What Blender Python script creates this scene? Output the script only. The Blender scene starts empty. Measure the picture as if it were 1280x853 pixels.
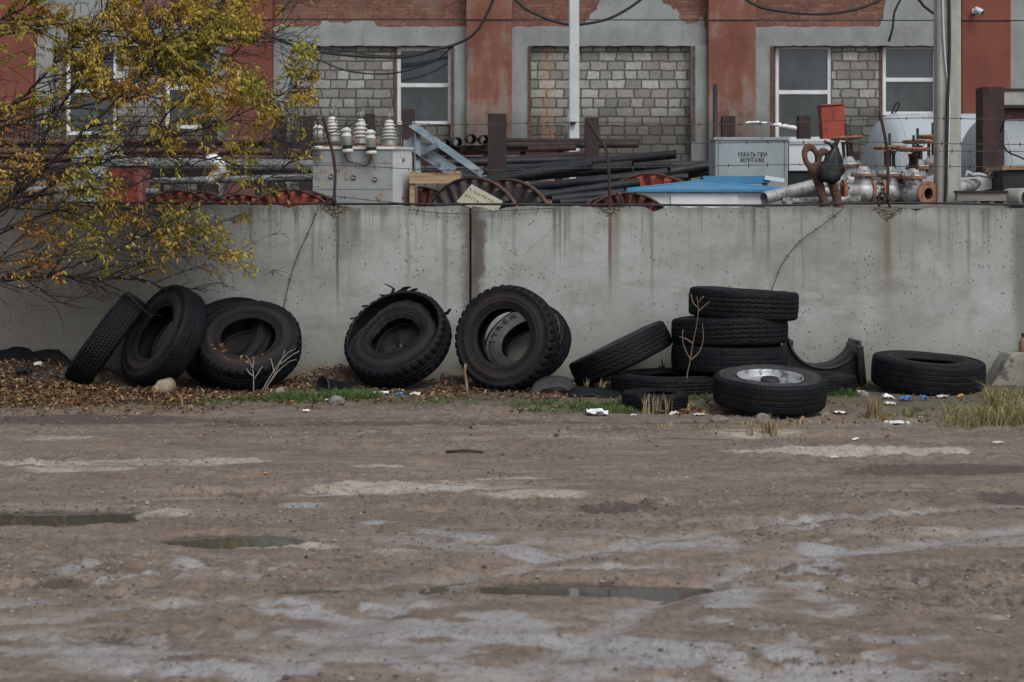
import bpy, bmesh, math, random
import numpy as np
from mathutils import Vector, Matrix, Euler
R_ = math.radians
random.seed(7); rng = np.random.default_rng(7)
scene = bpy.context.scene
col = scene.collection

# ------------------------------------------------------------------ camera, world, sun, exposure
FPX, HZ, CX, CAMH = 1830.0, 285.0, 640.0, 1.65        # focal length in photo pixels, horizon row, centre column, eye height
cam_d = bpy.data.cameras.new('camera'); cam = bpy.data.objects.new('camera', cam_d); col.objects.link(cam)
cam.location = (0, 0, CAMH); cam.rotation_euler = (R_(90), 0, 0)
cam_d.sensor_width = 36; cam_d.lens = 36 * FPX / 1280
cam_d.shift_y = -(426.5 - HZ) / 1280
cam_d.clip_start = 0.1; cam_d.clip_end = 2000
cam_d.dof.use_dof = True; cam_d.dof.focus_distance = 14.6; cam_d.dof.aperture_fstop = 3.6
scene.camera = cam

world = bpy.data.worlds.new('World'); scene.world = world; world.use_nodes = True
wn = world.node_tree; bg = wn.nodes['Background']
sky = wn.nodes.new('ShaderNodeTexSky'); sky.sky_type = 'NISHITA'; sky.sun_disc = False
sky.sun_elevation = R_(50); sky.sun_rotation = R_(155); sky.air_density = 1.0; sky.dust_density = 1.6; sky.ozone_density = 1.0
hs = wn.nodes.new('ShaderNodeHueSaturation'); hs.inputs['Saturation'].default_value = 0.35
wn.links.new(sky.outputs[0], hs.inputs['Color']); wn.links.new(hs.outputs[0], bg.inputs['Color'])
bg.inputs['Strength'].default_value = 0.10
sun_d = bpy.data.lights.new('sun', 'SUN'); sun = bpy.data.objects.new('sun', sun_d); col.objects.link(sun)
sun_d.energy = 1.1; sun_d.angle = R_(35); sun_d.color = (1.0, 0.985, 0.955)
sun.rotation_euler = (R_(42), 0, R_(25))
vs = scene.view_settings
vs.view_transform = 'Standard'; vs.look = 'None'; vs.gamma = 1; vs.use_curve_mapping = False
vs.exposure = 0.76

def P(px, py, Y):                                     # a photo pixel at depth Y metres
    return Vector(((px - CX) * Y / FPX, Y, CAMH - (py - HZ) * Y / FPX))
def G(px, py):                                        # a photo pixel on the ground
    Y = FPX * CAMH / (py - HZ); return P(px, py, Y)

# ------------------------------------------------------------------ node helper
class S:
    def __init__(s, nt, sock): s.nt, s.k = nt, sock
    def op(s, o, b=None, c=None, clamp=False):
        n = s.nt.nodes.new('ShaderNodeMath'); n.operation = o; n.use_clamp = clamp
        for i, v in enumerate((s, b, c)):
            if v is None: continue
            if isinstance(v, S): s.nt.links.new(v.k, n.inputs[i])
            else: n.inputs[i].default_value = v
        return S(s.nt, n.outputs[0])
    def __add__(s, b): return s.op('ADD', b)
    def __sub__(s, b): return s.op('SUBTRACT', b)
    def __mul__(s, b): return s.op('MULTIPLY', b)
    def __rmul__(s, b): return s.op('MULTIPLY', b)
    def __radd__(s, b): return s.op('ADD', b)
    def rsub(s, a): return (s * -1.0) + a
    def abs(s): return s.op('ABSOLUTE')
    def max(s, b): return s.op('MAXIMUM', b)
    def min(s, b): return s.op('MINIMUM', b)
    def clamp(s): return s.op('ADD', 0.0, clamp=True)
    def step(s, a, b):                                # smooth 0..1 between a and b
        n = s.nt.nodes.new('ShaderNodeMapRange'); n.interpolation_type = 'SMOOTHSTEP'
        lo, hi, inv = (a, b, False) if a < b else (b, a, True)
        s.nt.links.new(s.k, n.inputs[0]); n.inputs[1].default_value = lo; n.inputs[2].default_value = hi
        n.inputs[3].default_value = 1.0 if inv else 0.0; n.inputs[4].default_value = 0.0 if inv else 1.0
        return S(s.nt, n.outputs[0])

class Mat:
    """a procedural material under construction"""
    def __init__(m, name, rough=0.8, metal=0.0, spec=0.5):
        m.m = bpy.data.materials.new(name); m.m.use_nodes = True; m.nt = m.m.node_tree
        m.b = m.nt.nodes['Principled BSDF']
        m.b.inputs['Roughness'].default_value = rough; m.b.inputs['Metallic'].default_value = metal
        m.b.inputs['Specular IOR Level'].default_value = spec
        tc = m.nt.nodes.new('ShaderNodeTexCoord'); oi = m.nt.nodes.new('ShaderNodeObjectInfo')
        m.obj = tc.outputs['Object']
        n = m.nt.nodes.new('ShaderNodeVectorMath'); n.operation = 'MULTIPLY_ADD'
        cmb = m.nt.nodes.new('ShaderNodeCombineXYZ')
        for i in range(3): m.nt.links.new(oi.outputs['Random'], cmb.inputs[i])
        m.nt.links.new(cmb.outputs[0], n.inputs[0]); n.inputs[1].default_value = (37, 53, 71); m.nt.links.new(m.obj, n.inputs[2])
        m.vec = n.outputs[0]; m.rnd = S(m.nt, oi.outputs['Random'])
    def xyz(m):
        n = m.nt.nodes.new('ShaderNodeSeparateXYZ'); m.nt.links.new(m.obj, n.inputs[0])
        return [S(m.nt, n.outputs[i]) for i in range(3)]
    def comb(m, x, y, z):
        n = m.nt.nodes.new('ShaderNodeCombineXYZ')
        for i, v in enumerate((x, y, z)):
            if isinstance(v, S): m.nt.links.new(v.k, n.inputs[i])
            else: n.inputs[i].default_value = v
        return n.outputs[0]
    def noise(m, scale, detail=4, rough=0.6, vec=None, stretch=None, dist=0.0):
        n = m.nt.nodes.new('ShaderNodeTexNoise'); n.inputs['Scale'].default_value = scale
        n.inputs['Detail'].default_value = detail; n.inputs['Roughness'].default_value = rough; n.inputs['Distortion'].default_value = dist
        v = vec or m.vec
        if stretch:
            mp = m.nt.nodes.new('ShaderNodeMapping'); mp.inputs['Scale'].default_value = stretch
            m.nt.links.new(v, mp.inputs[0]); v = mp.outputs[0]
        m.nt.links.new(v, n.inputs['Vector']); return S(m.nt, n.outputs[0])
    def voro(m, scale, feature='F1', vec=None, stretch=None):
        n = m.nt.nodes.new('ShaderNodeTexVoronoi'); n.feature = feature; n.inputs['Scale'].default_value = scale
        v = vec or m.vec
        if stretch:
            mp = m.nt.nodes.new('ShaderNodeMapping'); mp.inputs['Scale'].default_value = stretch
            m.nt.links.new(v, mp.inputs[0]); v = mp.outputs[0]
        m.nt.links.new(v, n.inputs['Vector']); return S(m.nt, n.outputs['Distance'])
    def attr(m, name, color=False):
        n = m.nt.nodes.new('ShaderNodeAttribute'); n.attribute_name = name
        return n.outputs['Color'] if color else S(m.nt, n.outputs['Fac'])
    def mix(m, fac, a, b, mode='MIX'):
        n = m.nt.nodes.new('ShaderNodeMix'); n.data_type = 'RGBA'; n.blend_type = mode
        for i, v in ((0, fac), (6, a), (7, b)):
            if isinstance(v, S): m.nt.links.new(v.k, n.inputs[i])
            elif isinstance(v, (int, float)): n.inputs[i].default_value = v
            elif isinstance(v, tuple): n.inputs[i].default_value = (*v[:3], 1)
            else: m.nt.links.new(v, n.inputs[i])
        return n.outputs[2]
    def out(m, color=None, rough=None, bump=None, bstr=0.3, bdist=0.01, metal=None):
        for name, v in (('Base Color', color), ('Roughness', rough), ('Metallic', metal)):
            if v is None: continue
            if isinstance(v, S): m.nt.links.new(v.k, m.b.inputs[name])
            elif isinstance(v, tuple): m.b.inputs[name].default_value = (*v[:3], 1)
            elif isinstance(v, (int, float)): m.b.inputs[name].default_value = v
            else: m.nt.links.new(v, m.b.inputs[name])
        if bump is not None:
            n = m.nt.nodes.new('ShaderNodeBump'); n.inputs['Strength'].default_value = bstr; n.inputs['Distance'].default_value = bdist
            m.nt.links.new(bump.k, n.inputs['Height']); m.nt.links.new(n.outputs[0], m.b.inputs['Normal'])
        return m.m

def grime(name, c1, c2, scale=4, c3=None, t3=0.62, s3=7, rough=0.7, metal=0.0, bump=0.2, bs=40, bdist=0.006, spec=0.3, stretch=None, tint=0.0):
    """base colour mottled with a second, spotted with a third (rust, chips, dirt)"""
    m = Mat(name, rough, metal, spec)
    c = m.mix(m.noise(scale, 5, 0.65, stretch=stretch).step(0.35, 0.65), c1, c2)
    ro = rough
    if c3:
        k = m.noise(s3, 6, 0.7, stretch=stretch).step(t3 - 0.05, t3 + 0.05)
        c = m.mix(k, c, c3); ro = k * (0.9 - rough) + rough
    if tint:
        c = m.mix(m.rnd * tint, c, (0.02, 0.02, 0.02))
    return m.out(c, ro, m.noise(bs, 5, 0.7), bump, bdist, metal=(k.rsub(1.0) * metal if (c3 and metal) else None))

# ------------------------------------------------------------------ mesh helper
class MB:
    def __init__(s): s.v = []; s.f = []; s.sm = []; s.mi = []; s.cur = 0
    def add(s, vs, fs, smooth=False, M=None):
        o = len(s.v)
        s.v += [(M @ Vector(v)) if M is not None else Vector(v) for v in vs]
        s.f += [tuple(i + o for i in f) for f in fs]; s.sm += [smooth] * len(fs); s.mi += [s.cur] * len(fs)
        return s
    def box(s, c, size, rot=None, M=None, bev=0.0):
        x, y, z = (d / 2 for d in size)
        m = Matrix.Translation(c) @ ((rot if isinstance(rot, Matrix) else Euler(rot).to_matrix().to_4x4()) if rot is not None else Matrix())
        if M is not None: m = M @ m
        if bev <= 0:
            vs = [(sx * x, sy * y, sz * z) for sz in (-1, 1) for sy in (-1, 1) for sx in (-1, 1)]
            fs = [(0, 2, 3, 1), (4, 5, 7, 6), (0, 1, 5, 4), (2, 6, 7, 3), (0, 4, 6, 2), (1, 3, 7, 5)]
            return s.add(vs, fs, False, m)
        bm = bmesh.new(); bmesh.ops.create_cube(bm, size=1)
        for v in bm.verts: v.co = Vector((v.co.x * 2 * x, v.co.y * 2 * y, v.co.z * 2 * z))
        bmesh.ops.bevel(bm, geom=bm.edges[:], offset=bev, segments=2, affect='EDGES', profile=0.5)
        bm.verts.index_update()
        s.add([v.co.copy() for v in bm.verts], [tuple(v.index for v in f.verts) for f in bm.faces], False, m); bm.free(); return s
    def cyl(s, p0, p1, r0, r1=None, n=14, caps=True):
        r1 = r0 if r1 is None else r1
        return s.tube([p0, p1], [r0, r1], n, caps)
    def tube(s, pts, r, n=8, caps=True):
        pts = [Vector(p) for p in pts]; k = len(pts)
        rs = r if isinstance(r, (list, tuple)) else [r] * k
        ref = None; vs = []
        for i in range(k):
            t = (pts[min(i + 1, k - 1)] - pts[max(i - 1, 0)])
            t = t.normalized() if t.length > 1e-9 else Vector((0, 0, 1))
            if ref is None:
                ref = Vector((0, 0, 1)) if abs(t.z) < 0.9 else Vector((1, 0, 0))
            a = (ref - t * ref.dot(t)); a = a.normalized() if a.length > 1e-6 else t.orthogonal().normalized()
            ref = a; b = t.cross(a)
            for j in range(n):
                w = 2 * math.pi * j / n
                vs.append(pts[i] + (a * math.cos(w) + b * math.sin(w)) * rs[i])
        fs = [(i * n + j, i * n + (j + 1) % n, (i + 1) * n + (j + 1) % n, (i + 1) * n + j) for i in range(k - 1) for j in range(n)]
        s.add(vs, fs, True)
        if caps:
            o = len(s.v) - len(vs)
            s.f += [tuple(o + j for j in range(n))[::-1], tuple(o + (k - 1) * n + j for j in range(n))]; s.sm += [False] * 2; s.mi += [s.cur] * 2
        return s
    def pipe(s, p0, p1, ro, ri, n=20):
        """open-ended hollow pipe"""
        p0, p1 = Vector(p0), Vector(p1); t = (p1 - p0).normalized()
        a = t.orthogonal().normalized(); b = t.cross(a); vs = []
        for p, r in ((p0, ro), (p1, ro), (p1, ri), (p0, ri)):
            for j in range(n):
                w = 2 * math.pi * j / n; vs.append(p + (a * math.cos(w) + b * math.sin(w)) * r)
        for i in range(4):
            s_ = i in (0, 2)
            s.add([vs[i * n + j] for j in range(n)] + [vs[((i + 1) % 4) * n + j] for j in range(n)],
                  [(j, (j + 1) % n, n + (j + 1) % n, n + j) for j in range(n)], s_)
        return s
    def lathe(s, prof, n=24, M=None, smooth=True, close=False, caps=False):
        k = len(prof); vs = []
        for r, z in prof:
            for j in range(n):
                w = 2 * math.pi * j / n; vs.append((r * math.cos(w), r * math.sin(w), z))
        rng_ = range(k if close else k - 1)
        fs = [(i * n + j, i * n + (j + 1) % n, ((i + 1) % k) * n + (j + 1) % n, ((i + 1) % k) * n + j) for i in rng_ for j in range(n)]
        if caps: fs += [tuple(range(n))[::-1], tuple((k - 1) * n + j for j in range(n))]
        return s.add(vs, fs, smooth, M)
    def torus(s, M, R, r, n=28, k=8):
        return s.lathe([(R + r * math.cos(2 * math.pi * i / k), r * math.sin(2 * math.pi * i / k)) for i in range(k)], n, M, True, True)
    def prism(s, poly, y0, y1, M=None):
        """outline in X-Z swept along Y"""
        n = len(poly)
        vs = [(x, y0, z) for x, z in poly] + [(x, y1, z) for x, z in poly]
        fs = [tuple(range(n)), tuple(range(2 * n - 1, n - 1, -1))] + [(i, i + n, (i + 1) % n + n, (i + 1) % n) for i in range(n)]
        return s.add(vs, fs, False, M)
    def build(s, name, mat, parent=None, attrs=None, world_pts=True):
        me = bpy.data.meshes.new(name)
        inv = None
        if parent is not None and world_pts:
            inv = Matrix(); q = parent
            while q is not None: inv = q.matrix_basis @ inv; q = q.parent
            inv.invert()
        me.from_pydata([tuple(inv @ v) if inv is not None else tuple(v) for v in s.v], [], s.f)
        me.polygons.foreach_set('use_smooth', s.sm)
        for m in (mat if isinstance(mat, (list, tuple)) else [mat]): me.materials.append(m)
        if isinstance(mat, (list, tuple)): me.polygons.foreach_set('material_index', s.mi)
        if attrs is not None:
            a = me.attributes.new('col', 'FLOAT_COLOR', 'FACE'); a.data.foreach_set('color', np.asarray(attrs, dtype=np.float32).ravel())
        me.update()
        bm = bmesh.new(); bm.from_mesh(me)
        if len(bm.faces) < 60000: bmesh.ops.recalc_face_normals(bm, faces=bm.faces[:])
        bm.to_mesh(me); bm.free()
        o = bpy.data.objects.new(name, me); col.objects.link(o)
        if parent is not None: o.parent = parent
        return o

def tag(o, label=None, cat=None, group=None, kind=None):
    for k, v in (('label', label), ('category', cat), ('group', group), ('kind', kind)):
        if v: o[k] = v
    return o
def thing(name, loc, label, cat, group=None, rot=None):
    o = bpy.data.objects.new(name, None); col.objects.link(o); o.empty_display_size = 0.1
    o.matrix_world = Matrix.Translation(loc) @ (rot if rot is not None else Matrix())
    bpy.context.view_layer.update()
    return tag(o, label, cat, group)
def copy_tree(o, parent=None):
    c = o.copy(); col.objects.link(c)
    if parent is not None: c.parent = parent
    for ch in [x for x in bpy.data.objects if x.parent == o]: copy_tree(ch, c)
    return c
def axis_matrix(loc, n, up=None):
    """frame whose local Z is n"""
    n = Vector(n).normalized(); ref = Vector((0, 0, 1)) if abs(n.z) < 0.95 else Vector((0, 1, 0))
    x = ref.cross(n).normalized(); y = n.cross(x)
    return Matrix.Translation(loc) @ Matrix(((x.x, y.x, n.x, 0), (x.y, y.y, n.y, 0), (x.z, y.z, n.z, 0), (0, 0, 0, 1)))
def spline(pts, step=0.08):
    """Catmull-Rom through the points"""
    pts = [Vector(p) for p in pts]; q = [pts[0] * 2 - pts[1]] + pts + [pts[-1] * 2 - pts[-2]]; out = []
    for i in range(1, len(q) - 2):
        k = max(2, int((q[i + 1] - q[i]).length / step))
        for j in range(k):
            t = j / k; a, b, c, d = q[i - 1], q[i], q[i + 1], q[i + 2]
            out.append(0.5 * ((2 * b) + (c - a) * t + (2 * a - 5 * b + 4 * c - d) * t * t + (3 * b - a - 3 * c + d) * t ** 3))
    out.append(pts[-1]); return out
def vnoise(x, y, seed=0):
    """value noise on arrays"""
    xi = np.floor(x).astype(np.int64); yi = np.floor(y).astype(np.int64); xf = x - xi; yf = y - yi
    def h(a, b):
        n = (a * 374761393 + b * 668265263 + seed * 974711) & 0x7fffffff
        n = ((n ^ (n >> 13)) * 1274126177) & 0x7fffffff
        return ((n ^ (n >> 16)) & 0xffff) / 65535.0
    u = xf * xf * (3 - 2 * xf); w = yf * yf * (3 - 2 * yf)
    return (h(xi, yi) * (1 - u) + h(xi + 1, yi) * u) * (1 - w) + (h(xi, yi + 1) * (1 - u) + h(xi + 1, yi + 1) * u) * w
def fbm(x, y, seed=0, oct=4, gain=0.5):
    s = 0; a = 1; t = 0
    for o in range(oct):
        s = s + a * vnoise(x * 2 ** o + 17.3 * o, y * 2 ** o - 9.1 * o, seed + o); t += a; a *= gain
    return s / t
def text_mesh(body, size, depth=0.003):
    cu = bpy.data.curves.new('lettering', 'FONT'); cu.body = body; cu.size = size; cu.align_x = 'CENTER'; cu.align_y = 'CENTER'; cu.extrude = depth
    o = bpy.data.objects.new('lettering', cu); col.objects.link(o); bpy.context.view_layer.update()
    me = bpy.data.meshes.new_from_object(o.evaluated_get(bpy.context.evaluated_depsgraph_get()))
    vs = [v.co.copy() for v in me.vertices]; fs = [tuple(p.vertices) for p in me.polygons]
    bpy.data.objects.remove(o); bpy.data.curves.remove(cu); bpy.data.meshes.remove(me)
    return vs, fs
# ------------------------------------------------------------------ materials
WALL_Y, YARD_Z, BLD_Y = 15.5, 0.65, 31.0
def wx(px, Y=WALL_Y): return (px - CX) * Y / FPX

def concrete_wall_mat():
    m = Mat('cast_concrete', 0.9, spec=0.3); x, y, z = m.xyz()
    big = m.noise(0.9, 5, 0.6, vec=m.obj); mid = m.noise(5, 6, 0.65, vec=m.obj); fine = m.noise(60, 4, 0.7, vec=m.obj)
    c = m.mix(big.step(0.3, 0.7), (0.235, 0.242, 0.222), (0.335, 0.35, 0.332))
    c = m.mix(mid.step(0.46, 0.72) * 0.6, c, (0.19, 0.185, 0.163))
    c = m.mix(m.noise(1.0, 5, 0.65, vec=m.obj, stretch=(0.5, 1, 1.6), dist=0.6).step(0.5, 0.68) * 0.55, c, (0.175, 0.17, 0.15))
    c = m.mix(m.noise(0.8, 5, 0.7, vec=m.comb(x + 21.0, y, z * 1.3)).step(0.52, 0.7) * 0.35, c, (0.42, 0.44, 0.42))
    c = m.mix(fine.step(0.5, 0.8) * 0.35, c, (0.16, 0.15, 0.13))
    # brown tint paints in tree shade and vignette, soil splash at the foot
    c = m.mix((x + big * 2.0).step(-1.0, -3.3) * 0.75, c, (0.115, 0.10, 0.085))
    c = m.mix((z + mid * 0.35).step(0.62, 0.2) * 0.55, c, (0.15, 0.125, 0.09))
    c = m.mix((z + big * 0.6 + mid * 0.3).step(1.25, 0.85) * 0.35, c, (0.20, 0.185, 0.155))
    # run-off streaks below the top edge
    st = m.noise(1.0, 5, 0.7, vec=m.obj, stretch=(11, 1, 0.35)); ln = m.noise(1.0, 3, 0.6, vec=m.obj, stretch=(5, 1, 0.1))
    c = m.mix(st.step(0.52, 0.66) * (z + ln * 1.6).step(1.75, 2.65) * 0.75, c, (0.085, 0.078, 0.066))
    c = m.mix((z + st * 0.35).step(1.93, 2.05) * 0.5, c, (0.10, 0.095, 0.08))
    def streak(px, w, depth, colr, amt, top=1.83):
        cx = wx(px); j = (m.noise(2.2, 3, 0.5, vec=m.obj) - 0.5) * (w * 1.2)
        d = (x + j - cx).abs().step(w, w * 0.15)
        fade = (z + st * 0.5).step(top - depth, top - depth * 0.35 + 0.25)
        return d * fade * amt, colr
    for a in ((762, 0.032, 0.85, (0.075, 0.036, 0.02), 0.85), (768, 0.085, 0.85, (0.13, 0.09, 0.06), 0.5), (1109, 0.06, 0.9, (0.12, 0.07, 0.045), 0.75), (1104, 0.16, 1.1, (0.17, 0.15, 0.12), 0.5),
              (422, 0.025, 1.0, (0.05, 0.04, 0.03), 0.85), (425, 0.13, 0.5, (0.10, 0.09, 0.075), 0.6), (510, 0.035, 1.1, (0.16, 0.15, 0.13), 0.5), (556, 0.05, 1.2, (0.15, 0.14, 0.115), 0.6),
              (960, 0.03, 0.6, (0.11, 0.10, 0.08), 0.7), (815, 0.03, 0.9, (0.13, 0.115, 0.09), 0.6), (1211, 0.03, 0.8, (0.13, 0.12, 0.10), 0.6), (1277, 0.14, 2.2, (0.11, 0.10, 0.085), 0.7)):
        f, k = streak(*a); c = m.mix(f, c, k)
    # rough dark joint edge and wet patch beside it
    jx = wx(588); jn = (m.noise(14, 4, 0.7, vec=m.obj) - 0.5) * 0.12
    c = m.mix((x + jn * 1.6 - jx - 0.02).abs().step(0.17, 0.03) * 0.85, c, (0.085, 0.072, 0.058))
    wp = m.noise(3.0, 4, 0.6, vec=m.obj)
    c = m.mix(((x - jx - 0.09).abs() + (wp - 0.5) * 0.2).step(0.10, 0.05) * ((z - 1.43).abs() + (wp - 0.5) * 0.5).step(0.33, 0.24) * 0.85, c, (0.085, 0.066, 0.052))
    # cracks
    wv = m.noise(1.7, 4, 0.6, vec=m.obj)
    cn = m.noise(0.42, 3.5, 0.5, vec=m.comb(x + 3.0, 0.0, z * 0.8 + x * 0.25)); cr = (cn - 0.5).abs()
    crm = m.noise(0.7, 2, 0.5, vec=m.comb(x + 40.0, 0.0, z)).step(0.5, 0.64)
    c = m.mix(cr.step(0.0035, 0.0008) * crm * 0.6, c, (0.07, 0.06, 0.05))
    c = m.mix(cr.step(0.022, 0.0) * crm * 0.28, c, (0.13, 0.11, 0.085))
    # blow holes and spalls
    pv = m.voro(21, 'F1', vec=m.comb(x, y, z * 0.7)); pm = m.noise(1.3, 3, 0.6, vec=m.comb(x + 9.0, y, z))
    pits = (pv + (fine - 0.5) * 0.3).step(0.23, 0.12) * (pm + m.noise(9, 2, 0.5, vec=m.obj) * 0.5).step(0.66, 0.86)
    c = m.mix(pits * 0.7, c, (0.07, 0.06, 0.05))
    pv2 = m.voro(55, 'F1', vec=m.obj); pit2 = (pv2 + (mid - 0.5) * 0.6).step(0.24, 0.12) * big.step(0.4, 0.6)
    c = m.mix(pit2 * 0.4, c, (0.09, 0.08, 0.07))
    # honeycombed aggregate round the sockets of the wire posts
    ag = None
    for px, w in ((420, 0.22), (762, 0.30), (1108, 0.34)):
        g = ((x - wx(px)).abs() * (1.0 / w) + (z - 1.9).abs() * 5.0 + (mid - 0.5) * 1.2).step(1.0, 0.75); ag = g if ag is None else ag.max(g)
    agg = m.voro(38, 'F1', vec=m.obj)
    c = m.mix(ag * 0.9, c, m.mix(agg.step(0.1, 0.7), (0.20, 0.175, 0.13), (0.05, 0.045, 0.035)))
    h = mid * 0.5 + fine * 0.35 - pits * 1.2 - pit2 * 0.6 - ag * agg * 3.0 - cr.step(0.0035, 0.0) * crm
    return m.out(c, None, h, 0.5, 0.012)

def brick_mat():
    m = Mat('red_brick', 0.92, spec=0.2); x, y, z = m.xyz()
    w = m.noise(6, 3, 0.6, vec=m.obj)
    b = m.nt.nodes.new('ShaderNodeTexBrick'); b.inputs['Scale'].default_value = 1.0
    for k, v in (('Mortar Size', 0.009), ('Mortar Smooth', 0.3), ('Bias', -0.1), ('Brick Width', 0.262), ('Row Height', 0.078)): b.inputs[k].default_value = v
    b.inputs['Color1'].default_value = (0.165, 0.072, 0.05, 1); b.inputs['Color2'].default_value = (0.27, 0.125, 0.088, 1); b.inputs['Mortar'].default_value = (0.15, 0.115, 0.095, 1)
    m.nt.links.new(m.comb(x + (w - 0.5) * 0.03, z + (w - 0.5) * 0.03, 0.0), b.inputs['Vector'])
    n2 = m.noise(1.1, 4, 0.6, vec=m.obj); n3 = m.noise(18, 4, 0.7, vec=m.obj)
    c = m.mix(n3.step(0.45, 0.62) * 0.75, b.outputs['Color'], (0.085, 0.05, 0.04))
    c = m.mix((n2 + (n3 - 0.5) * 0.5).step(0.5, 0.72) * 0.55, c, (0.24, 0.19, 0.16))
    return m.out(c, None, S(m.nt, b.outputs['Fac']) * -1.0 + n3 * 0.9, 0.8, 0.02)

def block_mat():
    m = Mat('cinder_block', 0.92, spec=0.2); x, y, z = m.xyz()
    w = m.noise(3.5, 3, 0.6, vec=m.obj); w2 = m.noise(4.1, 3, 0.6, vec=m.comb(z, x, y))
    w3 = m.noise(13, 3, 0.6, vec=m.obj)
    b = m.nt.nodes.new('ShaderNodeTexBrick'); b.inputs['Scale'].default_value = 1.0; b.squash = 0.72; b.squash_frequency = 3
    for k, v in (('Mortar Size', 0.02), ('Mortar Smooth', 0.6), ('Bias', -0.1), ('Brick Width', 0.37), ('Row Height', 0.198)): b.inputs[k].default_value = v
    b.inputs['Color1'].default_value = (0.205, 0.199, 0.18, 1); b.inputs['Color2'].default_value = (0.42, 0.41, 0.375, 1); b.inputs['Mortar'].default_value = (0.115, 0.104, 0.087, 1)
    m.nt.links.new(m.comb(x + (w - 0.5) * 0.12 + (w3 - 0.5) * 0.035, z + (w2 - 0.5) * 0.06 + (w3 - 0.5) * 0.03, 0.0), b.inputs['Vector'])
    n3 = m.noise(14, 5, 0.75, vec=m.obj); n1 = m.noise(0.8, 3, 0.6, vec=m.obj)
    c = m.mix(n3.step(0.42, 0.7) * 0.5, b.outputs['Color'], (0.12, 0.11, 0.09))
    c = m.mix(n1.step(0.5, 0.75) * 0.35, c, (0.16, 0.14, 0.115))
    c = m.mix((z + n1 * 0.8 + (n3 - 0.5) * 0.5).step(4.3, 3.5) * 0.72, c, (0.05, 0.045, 0.041))
    # faded orange paint band on one bay
    c = m.mix(((x - wx(686, BLD_Y)).abs() + (n3 - 0.5) * 0.2).step(0.17, 0.13) * n3.step(0.3, 0.6) * 0.45, c, (0.36, 0.19, 0.11))
    return m.out(c, None, S(m.nt, b.outputs['Fac']) * -1.2 + n3 * 0.8, 0.9, 0.03)

def plaster_mat(name, c1, c2, cw, tw=0.6, worn_low=False):
    m = Mat(name, 0.9, spec=0.25); x, y, z = m.xyz()
    a = m.noise(1.6, 6, 0.7, vec=m.obj, stretch=(1, 1, 0.6)); b = m.noise(12, 5, 0.7, vec=m.obj); st = m.noise(1.0, 5, 0.7, vec=m.obj, stretch=(4, 1, 0.4))
    c = m.mix(a.step(0.35, 0.65), c1, c2)
    k = (a * 0.5 + st * 0.5 + (b - 0.5) * 0.15)
    if worn_low: k = k + (z.step(4.4, 2.6) * 0.13)
    c = m.mix(k.step(tw - 0.05, tw + 0.08) * 0.75, c, cw)
    c = m.mix(b.step(0.55, 0.75) * 0.35, c, (0.07, 0.06, 0.055))
    c = m.mix((z + a * 0.8 + (b - 0.5) * 0.5).step(4.2, 3.3) * 0.5, c, (0.06, 0.052, 0.048))
    return m.out(c, None, b + a * 0.5, 0.5, 0.015)

M = {}
M['wall'] = concrete_wall_mat()
M['brick'] = brick_mat(); M['block'] = block_mat()
M['red_plaster'] = plaster_mat('red_plaster', (0.148, 0.058, 0.041), (0.205, 0.088, 0.064), (0.205, 0.175, 0.152), 0.555, True)
M['dark_red'] = plaster_mat('smooth_red_paint', (0.145, 0.048, 0.034), (0.175, 0.060, 0.043), (0.10, 0.05, 0.042), 0.66)
M['grey_plaster'] = plaster_mat('grey_cement_render', (0.20, 0.21, 0.205), (0.265, 0.28, 0.275), (0.13, 0.125, 0.115), 0.6)
M['white_frame'] = grime('white_window_plastic', (0.62, 0.63, 0.64), (0.52, 0.53, 0.54), 3, rough=0.45, bump=0.05)
m = Mat('window_glass', 0.07, spec=0.5); n = m.noise(1.3, 3, 0.6, stretch=(1, 1, 0.5)); M['pane'] = m.out(m.mix(n.step(0.4, 0.6), (0.009, 0.015, 0.018), (0.028, 0.037, 0.042)), 0.10, n, 0.03, 0.01)  # mottled tone paints faint reflections into the glass colour
M['pole'] = grime('pole_concrete', (0.25, 0.245, 0.22), (0.32, 0.315, 0.285), 3, (0.12, 0.11, 0.095), 0.66, 22, rough=0.9, bump=0.3, bdist=0.008)
M['pole_pale'] = grime('pole_cement', (0.40, 0.42, 0.42), (0.47, 0.49, 0.49), 2, (0.25, 0.25, 0.24), 0.66, 9, rough=0.85, bump=0.2)
M['cable'] = grime('black_cable', (0.012, 0.012, 0.013), (0.022, 0.022, 0.023), 9, rough=0.55, bump=0.05)
M['wire'] = grime('dull_wire', (0.045, 0.04, 0.036), (0.09, 0.075, 0.06), 30, rough=0.6, metal=0.5, bump=0.0)
M['rust_dark'] = grime('old_brown_steel', (0.032, 0.021, 0.020), (0.052, 0.031, 0.029), 5, (0.022, 0.017, 0.016), 0.6, 6, rough=0.85, bump=0.25, stretch=(1, 1, 0.4), tint=0.5)
M['rust'] = grime('orange_rust', (0.19, 0.085, 0.05), (0.29, 0.15, 0.09), 14, (0.10, 0.055, 0.04), 0.58, 20, rough=0.85, bump=0.25)
M['rust_brown'] = grime('brown_rust', (0.075, 0.04, 0.03), (0.13, 0.07, 0.05), 10, (0.045, 0.03, 0.025), 0.58, 18, rough=0.85, bump=0.25)
M['drum_maroon'] = grime('dark_maroon_drum_steel', (0.05, 0.016, 0.014), (0.10, 0.028, 0.02), 5, (0.02, 0.012, 0.012), 0.52, 7, rough=0.75, bump=0.2)
M['red_steel'] = grime('red_primer_steel', (0.22, 0.035, 0.022), (0.28, 0.055, 0.032), 4, (0.05, 0.022, 0.018), 0.58, 5, rough=0.7, bump=0.15, stretch=(1, 1, 0.5))
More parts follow.
